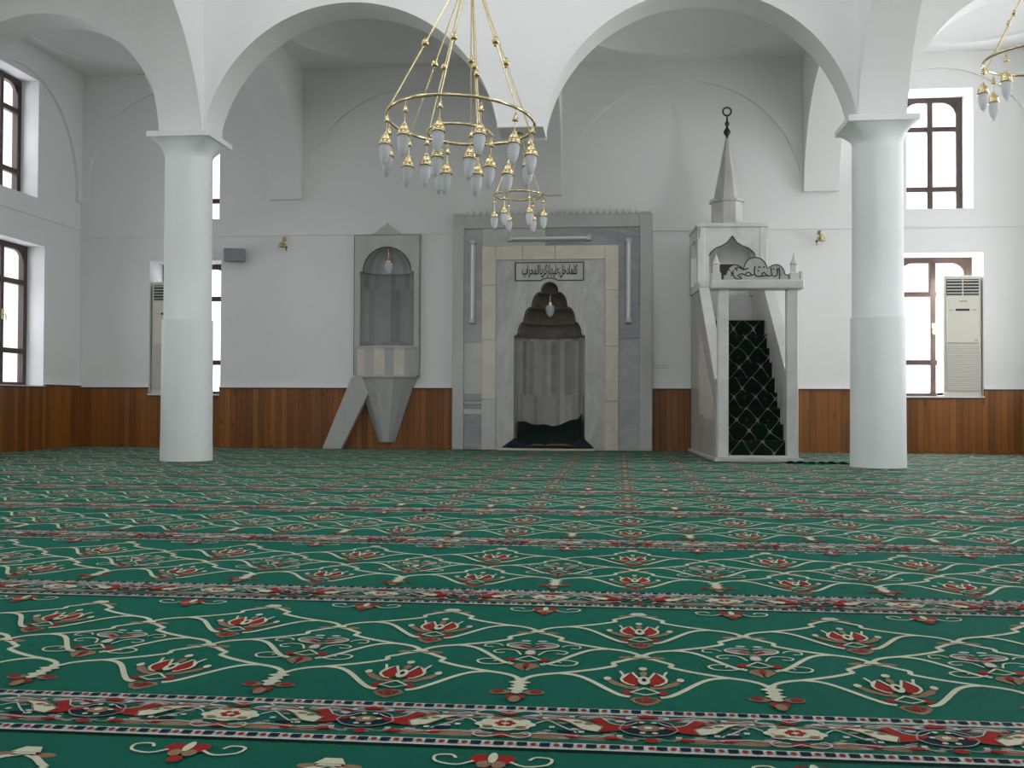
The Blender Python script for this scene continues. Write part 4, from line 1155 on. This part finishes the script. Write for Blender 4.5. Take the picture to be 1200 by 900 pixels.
def rod(parent,p,q,t,r=.006,rb=.019):
    mb=MB(); mb.tube([p,q],r,6); o=mb.build('rod',M['brass'],parent)
    c=Vector(p).lerp(Vector(q),t); mb=MB(); mb.ball(tuple(c),rb,12); mb.lathe([(r*1.8,-rb*1.3),(r*1.8,rb*1.3)],tuple(c),8); mb.build('ball',M['brass'],o)
    return o
def big_chandelier():
    c=(-1.02,6.72,2.411)
    r=thing('chandelier','large two-ring brass chandelier with frosted glass lamps hanging in the middle','chandelier',c)
    R=.478; R2=.208; z2=-.085
    ap=(0,0,1.0)
    ring(r,'outer_ring',R,.0105,0); ring(r,'inner_ring',R2,.0095,z2)
    for i in range(12):
        a=math.radians(-90-6+30.5*0+30*i)
        lamp_part(r,(R*math.cos(a),R*math.sin(a),0),.15,1.2)
    for i in range(6):
        a=math.radians(-90+30+60*i)
        lamp_part(r,(R2*math.cos(a),R2*math.sin(a),z2),.135,1.2)
    for i in range(6):
        a=math.radians(-90-6+60*i); rod(r,(R*math.cos(a),R*math.sin(a),.005),(ap[0]+.03*math.cos(a),ap[1]+.03*math.sin(a),ap[2]),.44+.03*(i%2),.0055,.025)
    for i in range(3):
        a=math.radians(-90+28+120*i); rod(r,(R2*math.cos(a),R2*math.sin(a),z2),(ap[0]+.02*math.cos(a),ap[1]+.02*math.sin(a),ap[2]),.41,.0045,.023)
    mb=MB(); mb.tube([(0,0,ap[2]),(0,0,ZN+2.7-c[2])],.012,8); mb.lathe([(0,-.05),(.03,-.04),(.05,0),(.04,.04),(.012,.07)],(0,0,ap[2]),16); mb.build('suspension',M['brass'],r)
    r.rotation_euler=(math.radians(-4.2),math.radians(2.8),0)
    return r
big_chandelier()
def small_chandelier(label,c,R,n,zt,off,k=1.0,rods=4,drop=.14,ap=.58):
    r=thing('chandelier',label,'chandelier',c)
    ring(r,'ring',R,.010,0)
    for i in range(n):
        a=math.radians(-90+off+360/n*i); lamp_part(r,(R*math.cos(a),R*math.sin(a),0),drop,k)
    for i in range(rods):
        a=math.radians(-90+off+360/rods*i); rod(r,(R*math.cos(a),R*math.sin(a),.005),(.02*math.cos(a),.02*math.sin(a),ap),.45,.005,.016)
    mb=MB(); mb.tube([(0,0,ap-.01),(0,0,zt-c[2])],.009,8); mb.lathe([(0,-.03),(.02,-.025),(.03,0),(.02,.02),(.008,.03)],(0,0,ap),12); mb.lathe([(0,-.03),(.03,-.02),(.045,0)],(0,0,zt-c[2]),16); mb.build('suspension',M['brass'],r)
    return r
small_chandelier('small single-ring brass chandelier hanging before the mihrab',(-.955,YC,2.583),.236,6,ZS-.02,30,1.15,4,.13,.56)
small_chandelier('brass ring chandelier hanging before the upper window at the right edge',(2.90,7.6,2.99),.365,8,ZC+.49,-10,1.15,6,.14,.66)

# ------------------------------------------------------------------ light
world=bpy.data.worlds.new('sky'); SC.world=world; world.use_nodes=True
nt=world.node_tree; bg=nt.nodes['Background']; bg.inputs['Color'].default_value=(.93,.96,1,1); bg.inputs['Strength'].default_value=1.3
def day(loc,rot,sx,sz,power,col=(.95,.975,1)):
    l=bpy.data.lights.new('window_daylight','AREA'); l.shape='RECTANGLE'; l.size=sx; l.size_y=sz; l.energy=power; l.color=col
    o=bpy.data.objects.new('window_daylight',l); COL.objects.link(o); o.location=loc; o.rotation_euler=rot
    return o
EL,ER,EF,EB,ED=9,27,11,14,25
# area lights emit along local -Z
for a,b in side_low:
    k=1 if a>4 else .25
    day((XLW-.52,(a+b)/2,(SLZ[0]+SLZ[1])/2),(0,-PI/2,0),SLZ[1]-SLZ[0],b-a,EL*k); day((XRW+.52,(a+b)/2,(SLZ[0]+SLZ[1])/2),(0,PI/2,0),SLZ[1]-SLZ[0],b-a,ER*k)
for a,b in side_up:
    k=1 if a>4 else .25
    day((XLW-.52,(a+b)/2,(SUZ[0]+SUZ[1])/2),(0,-PI/2,0),SUZ[1]-SUZ[0],b-a,EL*k); day((XRW+.52,(a+b)/2,(SUZ[0]+SUZ[1])/2),(0,PI/2,0),SUZ[1]-SUZ[0],b-a,ER*k)
for (a,b),k in zip(win_front_low,(.6,7.0)): day(((a+b)/2,YW+.60,sum(LOW_Z)/2),(-PI/2+(.45 if k>1 else 0),0,0),b-a,LOW_Z[1]-LOW_Z[0],EF*k)
for (a,b),k in zip(win_front_up,(.6,3.5)): day(((a+b)/2,YW+.57,sum(UP_Z)/2),(-PI/2,0,0),b-a,UP_Z[1]-UP_Z[0],EF*k)
for x0,x1,z0,z1 in bh: day(((x0+x1)/2,YB-.42,(z0+z1)/2),(PI/2,0,0),x1-x0,z1-z0,EB*(1.6 if z0>3 else .2))  # lamps at the added rear openings, out of view
for i in range(8):  # lamps behind the unseen drum gaps, added to brighten arcade and floor
    a=2*PI*i/8; cx,cy=(XL+XR)/2,6.72; rr=3.42
    o=day((cx+rr*math.cos(a),cy+rr*math.sin(a),ZN+.72),(0,0,0),.9,.85,ED,(.92,.965,1))
    o.rotation_euler=Vector((-math.cos(a),-math.sin(a),-.55)).to_track_quat('-Z','Y').to_euler()

SC.view_settings.view_transform='Standard'; SC.view_settings.look='None'; SC.view_settings.gamma=1; SC.view_settings.exposure=0.5
SC.view_settings.use_curve_mapping=False
SC.cycles.max_bounces=10; SC.cycles.diffuse_bounces=6; SC.cycles.transparent_max_bounces=12
